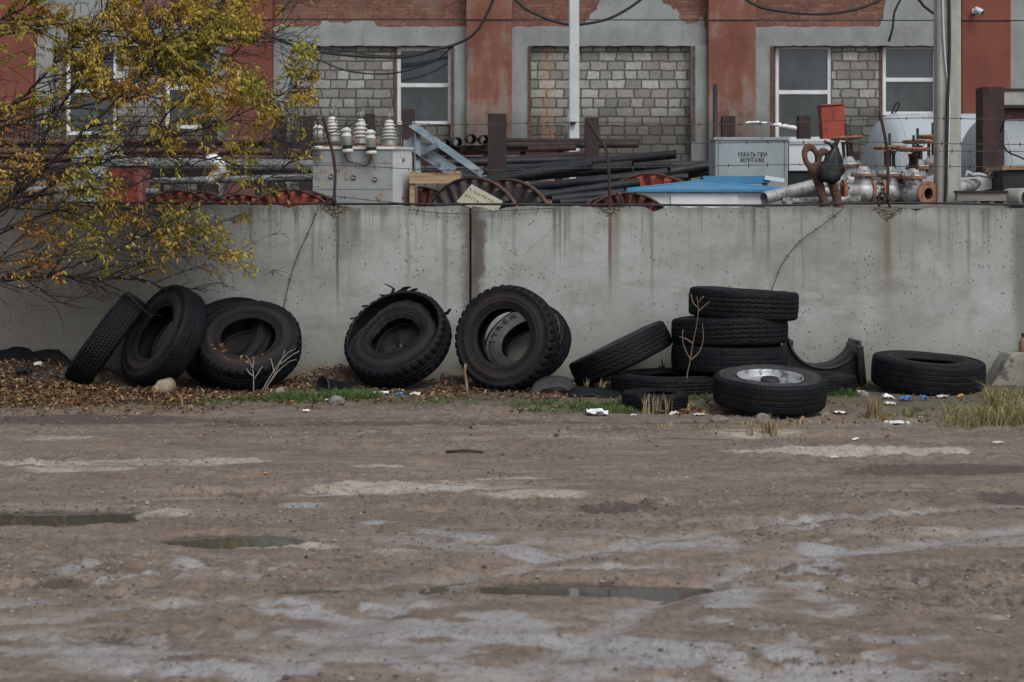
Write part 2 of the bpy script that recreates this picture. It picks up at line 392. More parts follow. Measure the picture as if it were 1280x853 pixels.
M['drum_red'] = grime('red_drum_steel', (0.17, 0.03, 0.02), (0.26, 0.055, 0.035), 5, (0.05, 0.02, 0.016), 0.56, 7, rough=0.75, bump=0.2)
M['drum_dark'] = grime('grey_brown_drum_steel', (0.04, 0.036, 0.036), (0.075, 0.064, 0.062), 5, (0.09, 0.05, 0.04), 0.62, 6, rough=0.75, bump=0.2)
M['black_pipe'] = grime('bitumen_black_pipe', (0.009, 0.011, 0.013), (0.02, 0.022, 0.025), 4, (0.045, 0.033, 0.028), 0.66, 5, rough=0.5, bump=0.15, tint=0.3)
M['grey_pipe'] = grime('grey_painted_pipe', (0.13, 0.135, 0.14), (0.17, 0.175, 0.18), 3, (0.09, 0.07, 0.055), 0.66, 7, rough=0.55, bump=0.1)
M['silver'] = grime('aluminium_paint', (0.27, 0.275, 0.28), (0.39, 0.395, 0.40), 7, (0.13, 0.105, 0.085), 0.56, 11, rough=0.45, metal=0.3, bump=0.2)
M['tank'] = grime('pale_grey_tank_paint', (0.31, 0.345, 0.36), (0.355, 0.39, 0.405), 1.2, (0.25, 0.245, 0.235), 0.6, 2.2, rough=0.5, bump=0.06, stretch=(1, 1, .5))
M['tank_dark'] = grime('grey_tank_paint', (0.20, 0.222, 0.232), (0.245, 0.27, 0.28), 1.2, (0.20, 0.21, 0.21), 0.66, 3, rough=0.5, bump=0.04)
M['trafo'] = grime('grey_transformer_paint', (0.205, 0.22, 0.216), (0.25, 0.265, 0.258), 2, (0.20, 0.11, 0.055), 0.58, 4.5, rough=0.55, bump=0.06)
M['trafo_side'] = grime('lit_pale_worn_paint', (0.52, 0.54, 0.54), (0.60, 0.62, 0.61), 3, (0.24, 0.12, 0.055), 0.64, 6, rough=0.6, bump=0.06)  # worn tank paint made paler, brightness of the lit end put into it
M['porcelain'] = grime('white_porcelain', (0.56, 0.56, 0.51), (0.44, 0.43, 0.38), 9, (0.22, 0.20, 0.17), 0.66, 14, rough=0.3, bump=0.05)
M['grey_metal'] = grime('dull_grey_fitting', (0.16, 0.16, 0.155), (0.22, 0.22, 0.21), 12, rough=0.55, metal=0.4, bump=0.1)
M['blue_steel'] = grime('blue_grey_angle_steel', (0.15, 0.19, 0.22), (0.24, 0.28, 0.30), 3, (0.07, 0.055, 0.045), 0.6, 9, rough=0.6, bump=0.1)
M['grey_box'] = grime('grey_cabinet_paint', (0.235, 0.27, 0.275), (0.275, 0.31, 0.315), 1.5, (0.20, 0.215, 0.21), 0.64, 5, rough=0.5, bump=0.05)
M['white_box'] = grime('white_sheet_metal', (0.50, 0.52, 0.53), (0.57, 0.59, 0.60), 2, (0.45, 0.44, 0.42), 0.67, 5, rough=0.5, bump=0.04)
M['blue_roof'] = grime('blue_roof_sheet', (0.035, 0.155, 0.285), (0.05, 0.20, 0.34), 2, (0.10, 0.19, 0.26), 0.64, 5, rough=0.4, bump=0.04)
M['black_box'] = grime('black_sheet', (0.010, 0.011, 0.012), (0.022, 0.022, 0.023), 4, rough=0.6, bump=0.1)
M['timber'] = grime('weathered_timber', (0.24, 0.16, 0.09), (0.36, 0.26, 0.16), 6, (0.14, 0.09, 0.055), 0.6, 9, rough=0.85, bump=0.3, stretch=(0.3, 1, 3))
M['grey_timber'] = grime('grey_timber', (0.15, 0.14, 0.125), (0.22, 0.205, 0.185), 6, (0.09, 0.08, 0.07), 0.6, 9, rough=0.9, bump=0.3, stretch=(0.3, 1, 3))
M['sign'] = grime('yellowed_plate', (0.27, 0.265, 0.19), (0.32, 0.31, 0.23), 6, (0.18, 0.155, 0.10), 0.64, 9, rough=0.7, bump=0.05)
M['ink'] = grime('black_stencil_paint', (0.015, 0.015, 0.017), (0.03, 0.03, 0.03), 9, rough=0.7, bump=0)
M['plastic_black'] = grime('black_plastic', (0.008, 0.010, 0.012), (0.018, 0.019, 0.021), 4, (0.05, 0.045, 0.04), 0.7, 9, rough=0.4, bump=0.1)
M['plastic_white'] = grime('white_plastic_film', (0.62, 0.63, 0.64), (0.72, 0.73, 0.74), 9, (0.45, 0.43, 0.40), 0.66, 14, rough=0.4, bump=0.1)
M['plastic_blue'] = grime('blue_plastic_film', (0.03, 0.12, 0.28), (0.06, 0.2, 0.4), 9, rough=0.4, bump=0.1)
M['card'] = grime('soggy_paper', (0.42, 0.40, 0.36), (0.55, 0.53, 0.48), 9, (0.30, 0.25, 0.19), 0.6, 14, rough=0.8, bump=0.1)
M['orange_peel'] = grime('orange_wrapper', (0.45, 0.20, 0.05), (0.55, 0.28, 0.08), 9, rough=0.6, bump=0.1)
M['stone'] = grime('grey_field_stone', (0.125, 0.115, 0.10), (0.20, 0.185, 0.165), 8, (0.09, 0.065, 0.045), 0.6, 12, rough=0.9, bump=0.4)
M['brown_glass'] = grime('brown_ceramic', (0.16, 0.085, 0.06), (0.24, 0.14, 0.10), 8, rough=0.5, bump=0.1)
M['log'] = grime('sawn_log', (0.20, 0.15, 0.11), (0.30, 0.23, 0.17), 12, (0.10, 0.075, 0.055), 0.6, 14, rough=0.9, bump=0.4)
M['footing'] = grime('old_footing_concrete', (0.17, 0.16, 0.135), (0.25, 0.24, 0.21), 3, (0.085, 0.075, 0.06), 0.6, 5, rough=0.95, bump=0.5, bs=18, bdist=0.02)
M['bark'] = grime('dark_wet_bark', (0.020, 0.017, 0.016), (0.042, 0.035, 0.031), 14, rough=0.85, bump=0.5, bs=60)
M['twig'] = grime('dry_pale_twig', (0.19, 0.16, 0.135), (0.28, 0.25, 0.215), 14, rough=0.85, bump=0.2)
M['twig_red'] = grime('dry_brown_stalk', (0.13, 0.085, 0.06), (0.20, 0.14, 0.10), 14, rough=0.85, bump=0.2)
def leaf_mat(name, rough=0.6, trans=0.25):
    m = Mat(name, rough, spec=0.35); c = m.attr('col', True)
    m.b.inputs['Base Color'].default_value = (0.2, 0.15, 0.03, 1)
    m.nt.links.new(c, m.b.inputs['Base Color'])
    if trans:
        t = m.nt.nodes.new('ShaderNodeBsdfTranslucent'); m.nt.links.new(c, t.inputs['Color'])
        mx = m.nt.nodes.new('ShaderNodeMixShader'); mx.inputs[0].default_value = trans
        m.nt.links.new(m.b.outputs[0], mx.inputs[1]); m.nt.links.new(t.outputs[0], mx.inputs[2])
        m.nt.links.new(mx.outputs[0], m.nt.nodes['Material Output'].inputs['Surface'])
    return m.m
M['leaf'] = leaf_mat('autumn_leaf'); M['litter'] = leaf_mat('fallen_leaf', 0.7, 0.0); M['blade'] = leaf_mat('grass_blade', 0.6, 0.2)

def rubber_mat(name, c1, c2, dust, td, rough=0.6, ringed=False):
    m = Mat(name, rough, spec=0.13)
    a = m.noise(5, 5, 0.65); b = m.noise(30, 4, 0.7); d = m.noise(3.2, 6, 0.7)
    c = m.mix(a.step(0.35, 0.65), c1, c2)
    k = (d + (b - 0.5) * 0.25).step(td - 0.1, td + 0.12) * 0.8
    if ringed:                                        # mud dries on the bulge of the sidewall, the shoulder stays black
        x, y, z = m.xyz(); rr = (x * x + y * y).op('SQRT'); band = (rr + (a - 0.5) * 0.03 - 0.385).abs().step(0.052, 0.02)
        k = (k * 0.3 + band * (d + 0.3).clamp() * 0.8).clamp(); k = k.max((rr - 0.30).abs().step(0.02, 0.008) * 0.3)
    c = m.mix(k, c, dust)
    sp = m.voro(26, 'F1'); c = m.mix(sp.step(0.09, 0.05) * m.noise(2, 2).step(0.5, 0.7) * 0.6, c, (0.16, 0.15, 0.14))
    ro = k * 0.25 + (a * 0.25 + (rough - 0.14))
    return m.out(c, ro, b + a, 0.25, 0.004)
M['tread'] = rubber_mat('tread_rubber', (0.004, 0.0052, 0.0066), (0.0075, 0.009, 0.0105), (0.019, 0.0185, 0.019), 0.68, 0.6)
M['side'] = rubber_mat('sidewall_rubber', (0.0048, 0.0058, 0.0072), (0.010, 0.0105, 0.0115), (0.025, 0.0235, 0.023), 0.56, 0.62, True)
M['side_grey'] = rubber_mat('dusty_grey_rubber', (0.026, 0.027, 0.030), (0.040, 0.040, 0.042), (0.06, 0.054, 0.050), 0.55, 0.65)
M['side_brown'] = rubber_mat('weathered_brown_rubber', (0.006, 0.0062, 0.0068), (0.013, 0.012, 0.012), (0.031, 0.026, 0.0235), 0.5, 0.7, True)
M['liner'] = rubber_mat('inner_rubber', (0.007, 0.008, 0.009), (0.012, 0.012, 0.0135), (0.03, 0.026, 0.024), 0.6, 0.65)
M['side_pale'] = rubber_mat('pale_dusty_rubber', (0.075, 0.076, 0.08), (0.10, 0.10, 0.10), (0.13, 0.12, 0.11), 0.6, 0.7)
M['rim'] = grime('silver_wheel_paint', (0.27, 0.28, 0.285), (0.36, 0.37, 0.375), 6, (0.10, 0.095, 0.09), 0.54, 9, rough=0.4, metal=0.3, bump=0.2)
# ------------------------------------------------------------------ ground
def axis(dense0, dense1, step, far):
    a = np.arange(dense0, dense1 + 1e-6, step)
    k = np.array([0.3, 1, 2.5, 6, 15, 40, 100, 300.0])
    return np.concatenate([(dense0 - k[k <= far])[::-1], a, dense1 + k[k <= far]])
gx = axis(-7.2, 7.2, 0.026, 300)
gy = np.concatenate([[-300, -100, -40, -15, -6, -1, 2.0, 3.2, 3.9], np.arange(4.3, 15.85, 0.026), [17, 20, 30, 60, 150, 400.0]])
X, Y = np.meshgrid(gx, gy)
def ell(px, py, rx_px, ry_px, wob=0.35, seed=1, soft=1.0):
    """blob on the ground given by its place in the photo; 1 inside fading to 0"""
    c = G(px, py); s = FPX / c.y; rx = rx_px / s; ry = (G(px, py - ry_px).y - G(px, py + ry_px).y) / 2
    d = np.sqrt(((X - c.x) / rx) ** 2 + ((Y - c.y) / ry) ** 2) + (fbm(X * 2.2, Y * 2.2, seed, 4) - 0.5) * 2 * wob
    return np.clip((1.25 - d) / (0.5 * soft), 0, 1)
def track(pts, w, seed=3, wob=0.1):
    """soft band along a line of photo points"""
    best = np.full(X.shape, 9.0); pts = [G(*p) for p in pts]
    for a, b in zip(pts[:-1], pts[1:]):
        dx, dy = b.x - a.x, b.y - a.y; L = dx * dx + dy * dy
        t = np.clip(((X - a.x) * dx + (Y - a.y) * dy) / L, 0, 1)
        best = np.minimum(best, np.hypot(X - a.x - t * dx, Y - a.y - t * dy))
    best = best + (fbm(X * 3, Y * 3, seed, 4) - 0.5) * 2 * wob
    return np.clip((w - best) / w, 0, 1)
PUDDLES = [(40, 644, 135, 9.5, 11, 'shallow dark puddle by the edge of the muddy yard'), (285, 673, 100, 8.5, 12, 'long puddle reflecting yellow leaves in the mud'),
           (725, 734, 135, 8.5, 13, 'long muddy green puddle in the rutted yard'), (392, 737, 50, 5.5, 14, 'small muddy puddle beside the longer one')]
near = (Y > 4.2) & (Y < 13.9) & (np.abs(X) < 7.3)
Z = (fbm(X * 0.35, Y * 0.8, 21, 3) - 0.5) * 0.04
rut = fbm(X * 0.55 + Y * 0.12, Y * 3.6, 22, 4); Z += (rut - 0.5) * 0.04
clod_m = np.clip((fbm(X * 0.9, Y * 1.7, 23, 3) - 0.42) * 5, 0, 1)
Z += (fbm(X * 8, Y * 8, 24, 3) - 0.5) * 0.042 * (0.3 + clod_m)
peb = vnoise(X * 21, Y * 21, 25); Z += np.clip(peb - 0.80, 0, 1) * 0.075 * (0.15 + clod_m)
Z += (vnoise(X * 38, Y * 38, 26) - 0.5) * 0.022 * (0.3 + clod_m)
Z *= np.where(near, 1.0, 0.35)
pud = np.zeros_like(X)
for i, (px, py, rx, ry, sd, _) in enumerate(PUDDLES):
    big = ell(px, py, rx * 1.4, ry * 2.4, 0.15, sd, 1.6)
    Z = Z * (1 - big * 0.75) + 0.0 * big
    e = ell(px, py, rx, ry * 1.25, 0.42, sd, 1.5); e = np.clip(e - 0.45 * np.clip(fbm(X * 7, Y * 5, sd + 60, 4) - .4, 0, 1) * (e < .95), 0, 1); Z -= 0.07 * e; pud = np.maximum(pud, e); Z += 0.004 * np.clip(big - e, 0, 1)
for (px, py, rx, ry, sd) in ((775, 633, 62, 7, 31), (55, 729, 75, 5, 32), (100, 773, 80, 4, 33), (290, 612, 80, 4, 34), (1255, 620, 40, 7, 35), (1170, 586, 110, 6, 36)):
    Z -= 0.05 * ell(px, py, rx, ry, 0.7, sd) * (0.1 + 1.3 * fbm(X * 7, Y * 7, sd, 3))
for k_, (pts_, w_) in enumerate((([(-60, 600), (300, 592), (700, 575), (1300, 560)], .16), ([(-60, 630), (400, 618), (800, 600), (1300, 585)], .16), ([(300, 853), (520, 740), (700, 690), (1000, 650), (1300, 630)], .18), ([(640, 853), (800, 760), (960, 700), (1300, 660)], .18), ([(-60, 560), (600, 548), (1300, 540)], .14), ([(-60, 780), (300, 745), (700, 705), (1000, 700)], .15))):
    tk = track(pts_, w_, 110 + k_, .04); tk = tk * tk * (3 - 2 * tk); Z -= .022 * tk * (.6 + .8 * vnoise(X * 6, Y * 6, 120 + k_)); rutm = tk if k_ == 0 else np.maximum(rutm, tk)
# verge along the wall
vy = 13.1 + (fbm(X * 0.7, X * 0 + 3, 41, 4) - 0.5) * 0.7 - np.clip((X - 2.6) * 0.28, 0, 0.9)
verge = np.clip((Y - vy) / 0.35 + (fbm(X * 5, Y * 5, 42, 3) - 0.5) * 0.8, 0, 1) * (Y < 16)
Z = Z * (1 - verge * 0.5) + verge * (0.02 + 0.05 * fbm(X * 1.5, Y * 1.5, 43, 3))
def mound(px, Yc, r, h): 
    cx = (px - CX) * Yc / FPX; return h * np.exp(-(((X - cx) / r) ** 2 + ((Y - Yc) / (r * 0.6)) ** 2))
Z += mound(425, 15.0, 0.42, 0.17) + mound(585, 14.75, 0.35, 0.09) + mound(60, 15.2, 0.9, 0.20) + mound(-120, 15.2, 1.0, 0.22) + mound(1275, 14.3, 0.5, 0.07)
# masks: dry pale patches, wet sheen, dark mud, green film
pale = np.zeros_like(X)
for (px, py, rx, ry, sd, a) in ((185, 577, 165, 5, 51, .95), (95, 585, 70, 5, 52, .8), (480, 583, 68, 3.5, 53, .85), (500, 611, 125, 8, 54, 1), (640, 600, 60, 4, 55, .6), (680, 618, 80, 7, 56, .8), (1075, 561, 140, 4, 57, .95), (1140, 634, 80, 6, 59, .5),
                               (205, 641, 45, 5, 60, .9), (330, 684, 75, 4, 61, .9), (60, 548, 80, 3, 62, .5), (500, 690, 35, 5, 63, .5), (1130, 665, 120, 10, 64, .4), (1250, 768, 30, 4, 65, .6), (470, 540, 260, 5, 66, .3), (940, 540, 110, 4, 67, .6), (720, 547, 130, 4, 68, .4)):
    pale = np.maximum(pale, a * ell(px, py, rx, ry, 0.55, sd, 1.2))
pale *= 0.55 + 0.7 * np.clip((fbm(X * 2.0, Y * 9, 69, 4) - 0.3) * 3, 0, 1)
wet = 0.6 * np.clip((fbm(X * 0.4, Y * 2.2, 71, 5) - 0.44) * 4.5, 0, 1) * np.clip((10.2 - Y) / 3.2, 0, 1)
for (px, py, rx, ry, sd, a) in ((240, 712, 220, 22, 72, .9), (640, 800, 330, 26, 73, .85), (250, 840, 330, 18, 74, .9), (930, 830, 260, 40, 75, .95), (1030, 735, 60, 55, 76, .65), (420, 765, 240, 14, 78, .8), (600, 775, 260, 10, 77, .7), (50, 700, 80, 10, 79, .6), (380, 632, 40, 4, 80, .8), (750, 690, 300, 8, 81, .4), (1010, 690, 60, 8, 82, .5)):
    wet = np.maximum(wet, a * ell(px, py, rx, ry, 0.7, sd, 1.8))
wet = np.maximum(wet, track([(462, 652), (540, 664), (640, 683), (672, 696), (760, 702)], 0.13, 83, 0.05) * 1.2)
wet = np.maximum(wet, track([(1005, 652), (1022, 690), (1015, 730), (1045, 780)], 0.22, 84, 0.10))
wet = np.maximum(wet, track([(920, 735), (905, 790), (880, 853)], 0.22, 85, 0.12))
wet *= np.clip(1.1 - 1.2 * np.clip((fbm(X * 3.2, Y * 7, 86, 4) - 0.5) * 5, 0, 1), 0, 1)
wet *= 1 - 0.8 * clod_m * (vnoise(X * 14, Y * 14, 87) > 0.45)
wet = np.clip(np.maximum(wet, rutm * .55 * (Y < 9.5)), 0, 1)
dark = np.clip(pud * 1.5, 0, .8) * (1 - np.clip(pud - .6, 0, 1))
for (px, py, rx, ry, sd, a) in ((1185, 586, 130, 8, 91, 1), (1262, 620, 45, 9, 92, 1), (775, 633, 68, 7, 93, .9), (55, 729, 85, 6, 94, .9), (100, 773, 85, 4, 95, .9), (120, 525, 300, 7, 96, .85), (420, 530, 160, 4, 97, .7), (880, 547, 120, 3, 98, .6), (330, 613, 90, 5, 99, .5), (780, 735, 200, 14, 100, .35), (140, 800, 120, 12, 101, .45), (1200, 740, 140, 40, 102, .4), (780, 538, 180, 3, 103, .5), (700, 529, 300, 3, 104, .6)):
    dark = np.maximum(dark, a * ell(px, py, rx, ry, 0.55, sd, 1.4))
moss = verge * np.clip((fbm(X * 1.4, Y * 2.5, 44, 4) - 0.42) * 5, 0, 1) * (Y < 14.9)
me = bpy.data.meshes.new('ground'); ny, nx = X.shape
idx = np.arange(nx * ny).reshape(ny, nx)
fa = np.stack([idx[:-1, :-1], idx[:-1, 1:], idx[1:, 1:], idx[1:, :-1]], -1).reshape(-1, 4)
me.vertices.add(nx * ny); me.vertices.foreach_set('co', np.stack([X, Y, Z], -1).astype(np.float32).ravel())
me.loops.add(fa.size); me.loops.foreach_set('vertex_index', fa.astype(np.int32).ravel())
me.polygons.add(len(fa)); me.polygons.foreach_set('loop_start', np.arange(0, fa.size, 4, dtype=np.int32))
me.polygons.foreach_set('use_smooth', np.ones(len(fa), dtype=bool)); me.update(calc_edges=True); me.validate()
for nm, arr in (('wet', wet), ('pale', pale), ('dark', dark), ('verge', verge), ('moss', moss)):
    me.attributes.new(nm, 'FLOAT', 'POINT').data.foreach_set('value', arr.astype(np.float32).ravel())
ground = bpy.data.objects.new('ground', me); col.objects.link(ground); tag(ground, kind='structure')
def gz(x, y):                                         # ground height at a point
    i = min(max(np.searchsorted(gx, x), 1), nx - 1); j = min(max(np.searchsorted(gy, y), 1), ny - 1); return float(Z[j, i])

m = Mat('wet_mud', 0.85, spec=0.5)
w, pl, dk, vg, ms = (m.attr(k) for k in ('wet', 'pale', 'dark', 'verge', 'moss'))
a = m.noise(1.6, 6, 0.65, vec=m.obj, stretch=(0.6, 1.8, 1)); b = m.noise(22, 5, 0.75, vec=m.obj); f = m.noise(75, 4, 0.75, vec=m.obj); g = m.voro(30, 'F1', vec=m.obj)
gr = m.noise(1.0, 5, 0.75, vec=m.obj, stretch=(34, 11, 1)); gm = m.noise(0.9, 3, 0.6, vec=m.obj, stretch=(0.6, 1.8, 1)).step(0.35, 0.6)
e = m.noise(7, 6, 0.75, vec=m.obj, stretch=(0.6, 1.6, 1)); st = m.noise(2.2, 6, 0.7, vec=m.obj, stretch=(0.7, 3.0, 1))
c = m.mix(a.step(0.3, 0.7), (0.138, 0.101, 0.073), (0.212, 0.164, 0.125))
c = m.mix(e.step(0.47, 0.62) * 0.6, c, (0.080, 0.061, 0.050))
c = m.mix(e.step(0.45, 0.28) * 0.4, c, (0.25, 0.21, 0.175))
c = m.mix((pl * 1.25 + (st - 0.5) * 1.5 + (e - 0.5) * 1.4 + (gr - 0.5) * 0.9).step(0.35, 0.95) * 0.85, c, (0.37, 0.33, 0.275))
s2 = m.noise(1.1, 5, 0.7, vec=m.obj, stretch=(0.5, 2.6, 1))
wk = (w * 1.35 + (st - 0.5) * 0.9 + (s2 - 0.5) * 1.0 + (e - 0.5) * 0.3 + (gr - 0.5) * 0.7 - 0.05).step(0.25, 1.0)
c = m.mix(wk * 0.85, c, (0.33, 0.32, 0.312))  # pale silt where wet, sky sheen partly painted into its colour
c = m.mix(gr.step(0.5, 0.68) * (gm * 0.5 + 0.3), c, (0.062, 0.048, 0.04))  # stretched dark and light speckle paints the self-shading of clods
c = m.mix(gr.step(0.46, 0.3) * (gm * 0.3 + 0.25), c, (0.30, 0.27, 0.235))
c = m.mix(b.step(0.5, 0.66) * 0.5, c, (0.075, 0.057, 0.047))
c = m.mix(f.step(0.52, 0.68) * 0.45, c, (0.075, 0.06, 0.05))
c = m.mix(f.step(0.45, 0.30) * 0.4, c, (0.28, 0.25, 0.215))
c = m.mix((dk * 1.25 + (gr - 0.5) * 1.0 + (e - 0.5) * 1.4 + (st - 0.5) * 1.2 + (b - 0.5) * 0.6).step(0.35, 0.95) * 0.8, c, (0.055, 0.041, 0.034))
c = m.mix(vg * 0.75, c, m.mix(b.step(0.4, 0.6), (0.115, 0.09, 0.062), (0.05, 0.038, 0.028)))
c = m.mix((m.xyz()[1] + (a - 0.5) * 1.6).step(13.7, 14.3) * 0.8, c, m.mix(b.step(0.4, 0.6), (0.038, 0.028, 0.02), (0.018, 0.014, 0.011)))  # dark soil by the wall, contact shade behind the tyres painted into it
c = m.mix((ms + (f - 0.5) * 0.5).step(0.4, 0.8) * 0.6, c, (0.09, 0.092, 0.042))
gc_ = m.voro(55, 'F1', vec=m.obj); c = m.mix(gc_.step(0.16, 0.10) * e.step(0.4, 0.6) * 0.75, c, (0.04, 0.032, 0.028))
c = m.mix(g.step(0.11, 0.07) * f.step(0.45, 0.6) * 0.7, c, (0.27, 0.245, 0.215))
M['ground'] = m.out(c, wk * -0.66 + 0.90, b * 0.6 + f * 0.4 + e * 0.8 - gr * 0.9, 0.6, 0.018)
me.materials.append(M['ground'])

wm = Mat('muddy_water', 0.03, spec=0.6); M['water'] = wm.out((0.062, 0.06, 0.05), 0.04, wm.noise(3, 2, 0.5, vec=wm.obj), 0.015, 0.01)
for (px, py, rx, ry, sd, lab) in PUDDLES:
    c = G(px, py); s = FPX / c.y; rx_ = rx / s * 1.5; ry_ = (G(px, py - ry).y - G(px, py + ry).y) / 2 * 1.9; mb = MB()
    mb.add([(c.x + rx_ * math.cos(t * math.pi / 16), c.y + ry_ * math.sin(t * math.pi / 16), -0.024) for t in range(32)], [tuple(range(32))])
    tag(mb.build('puddle_water', M['water']), kind='structure')

mb = MB(); mb.box((0, 90, YARD_Z - 0.2), (600, 148.4, 0.4)); tag(mb.build('yard_ground', grime('dark_yard_soil', (0.06, 0.05, 0.042), (0.10, 0.085, 0.07), 2, rough=0.95, bump=0.4)), kind='structure')

# ------------------------------------------------------------------ concrete wall panels
def wall_panel(x0, x1, z0, z1, lab):
    n = int((x1 - x0) / 0.12); poly = [(x0, -0.3)] + [(x1, -0.3)]
    top = [(x1 - (x1 - x0) * i / n, z1 + (z0 - z1) * i / n + random.uniform(-0.012, 0.008) - (random.uniform(.02, .045) if random.random() < 0.07 else 0)) for i in range(n + 1)]
    mb = MB(); mb.prism(poly + top, WALL_Y, WALL_Y + 0.2)
    o = mb.build('concrete_wall', M['wall']); return tag(o, lab, 'wall', 'panels of the concrete yard wall')
zt = lambda px, py: CAMH - (py - HZ) * WALL_Y / FPX
jx = wx(588)
wall_panel(-9.5, jx - 0.012, zt(-400, 252), zt(588, 257.5), 'shade-darkened grey concrete wall panel standing behind the yellow tree')
wall_panel(jx + 0.012, wx(1292), zt(588, 258), zt(1292, 260.5), 'grey concrete wall panel with rust streaks behind the stacked tyres')
wall_panel(wx(1292) + 0.02, 9.5, zt(1292, 259.5), zt(1700, 261), 'end concrete wall panel past the sloped footing block')
mb = MB()                                             # mortar left in the joint
mb.box((jx, WALL_Y + 0.13, 0.7), (0.022, 0.1, 2.2)); o = mb.build('joint_mortar', M['rust_dark']); o.parent = bpy.data.objects['concrete_wall']

# ------------------------------------------------------------------ building behind the yard
bld = thing('brick_building', (0, BLD_Y, YARD_Z), 'long brick workshop with red pilasters and grey block infill behind the yard', 'building')
def bx(px): return (px - CX) * BLD_Y / FPX
def bz(py): return CAMH - (py - HZ) * BLD_Y / FPX
L0, L1 = -19.0, 19.0
mb = MB(); mb.box((0, BLD_Y + 0.45, 6.6), (L1 - L0, 0.5, (7.3 - bz(35)) ), None); mb.v = [Vector((v.x, v.y, v.z - (6.6 - (7.3 + bz(35)) / 2))) for v in mb.v]
mb.build('brick_wall', M['brick'], bld)
mb = MB(); mb.box((0, BLD_Y + 6, 7.42), (L1 - L0 + 0.6, 12.6, 0.2)); mb.build('roof', M['grey_timber'], bld)
mb = MB(); mb.box((0, BLD_Y + 11, 3.9), (L1 - L0, 0.3, 6.6)); mb.build('back_wall', M['brick'], bld)
for s_ in (-1, 1):
    mb = MB(); mb.box((s_ * (L1 - 0.15), BLD_Y + 5.9, 3.9), (0.3, 10.0, 6.6)); mb.build('side_wall', M['brick'], bld)
PIL = [(-615, -555), (-315, -255), (-15, 45), (284, 342), (583, 640), (884, 943), (1199, 1260), (1500, 1558), (1800, 1858)]
for i, (a, b) in enumerate(PIL):
    mb = MB(); mb.box((bx((a + b) / 2), BLD_Y + 0.02, (7.29 + YARD_Z) / 2), (bx(b) - bx(a), 0.42, 7.29 - YARD_Z), None, None, 0.02)
    mb.build('pilaster', M['dark_red'] if i in (2, 3, 6) else M['red_plaster'], bld)
    for q, w in ((a - 10, 20), (b + 10, 22)):
        mb = MB(); mb.box((bx(q), BLD_Y + 0.14, (bz(57) + YARD_Z) / 2), (w * BLD_Y / FPX, 0.3, bz(57) - YARD_Z)); mb.build('grey_column', M['grey_plaster'], bld)
for (a, b), (c, d) in zip(PIL[:-1], PIL[1:]):         # lintel beams between the pilasters
    mb = MB(); n = 40; x0, x1 = bx(b) + 0.003, bx(c) - 0.003; zb, ztop = bz(57) + 0.003, bz(33)
    mb.prism([(x0 + (x1 - x0) * i / n, zb + random.uniform(-.01, .01)) for i in range(n + 1)] + [(x1 - (x1 - x0) * i / n, ztop + random.uniform(-.015, .02)) for i in range(n + 1)], BLD_Y + 0.08, BLD_Y + 0.32)
    mb.build('lintel', M['grey_plaster'], bld)
WIN = [(78, 142, 58, 168), (203, 268, 58, 160), (495, 564, 57, 155), (972, 1043, 55, 175), (1107, 1176, 55, 143), (-222, -158, 58, 165), (1330, 1396, 56, 160)]
for i, ((a, b), (c, d)) in enumerate(zip(PIL[:-1], PIL[1:])):
    x0, x1 = bx(b + 20), bx(c - 20); zb, ztop = YARD_Z, bz(57)
    wins = sorted([w for w in WIN if b < w[0] < c]); cur = x0; mb = MB()
    def panel(xa, xb, za, zb_):
        if xb - xa > 0.02 and zb_ - za > 0.02: mb.box(((xa + xb) / 2, BLD_Y + 0.39, (za + zb_) / 2), (xb - xa, 0.3, zb_ - za))
    for w in wins:
        wa, wb = bx(w[0]), bx(w[1]); panel(cur, wa, zb, ztop); panel(wa, wb, zb, bz(w[3])); panel(wa, wb, bz(w[2]), ztop); cur = wb
    panel(cur, x1, zb, ztop); mb.build('block_infill', M['block'], bld)
for (a, b, t, u) in WIN:
    xa, xb, za, zb = bx(a) + .004, bx(b) - .004, bz(u) + .004, bz(t) - .004; fw = 0.075; ym = BLD_Y + 0.33; zm = zb - (zb - za) * 0.49
    mb = MB()
    mb.box(((xa + fw / 2), ym, (za + zb) / 2), (fw, 0.08, zb - za)); mb.box(((xb - fw / 2), ym, (za + zb) / 2), (fw, 0.08, zb - za))
    for zc in (za + fw / 2, zb - fw / 2, zm): mb.box(((xa + xb) / 2, ym, zc), (xb - xa - 2 * fw - .002, 0.075, fw if zc != zm else 0.085))
    wf = mb.build('window', M['white_frame'], bld)
    for (p, q) in ((za + fw, zm - 0.0435), (zm + 0.0435, zb - fw)):
        mb = MB(); mb.box(((xa + xb) / 2, ym + 0.01, (p + q) / 2), (xb - xa - 2 * fw, 0.02, q - p)); mb.build('pane', M['pane'], wf)
    mb = MB(); mb.box((xa - 0.045, BLD_Y + 0.225, (za + zb) / 2), (0.07, 0.02, zb - za + 0.1)); mb.build('rusty_jamb', M['rust_brown'], wf)
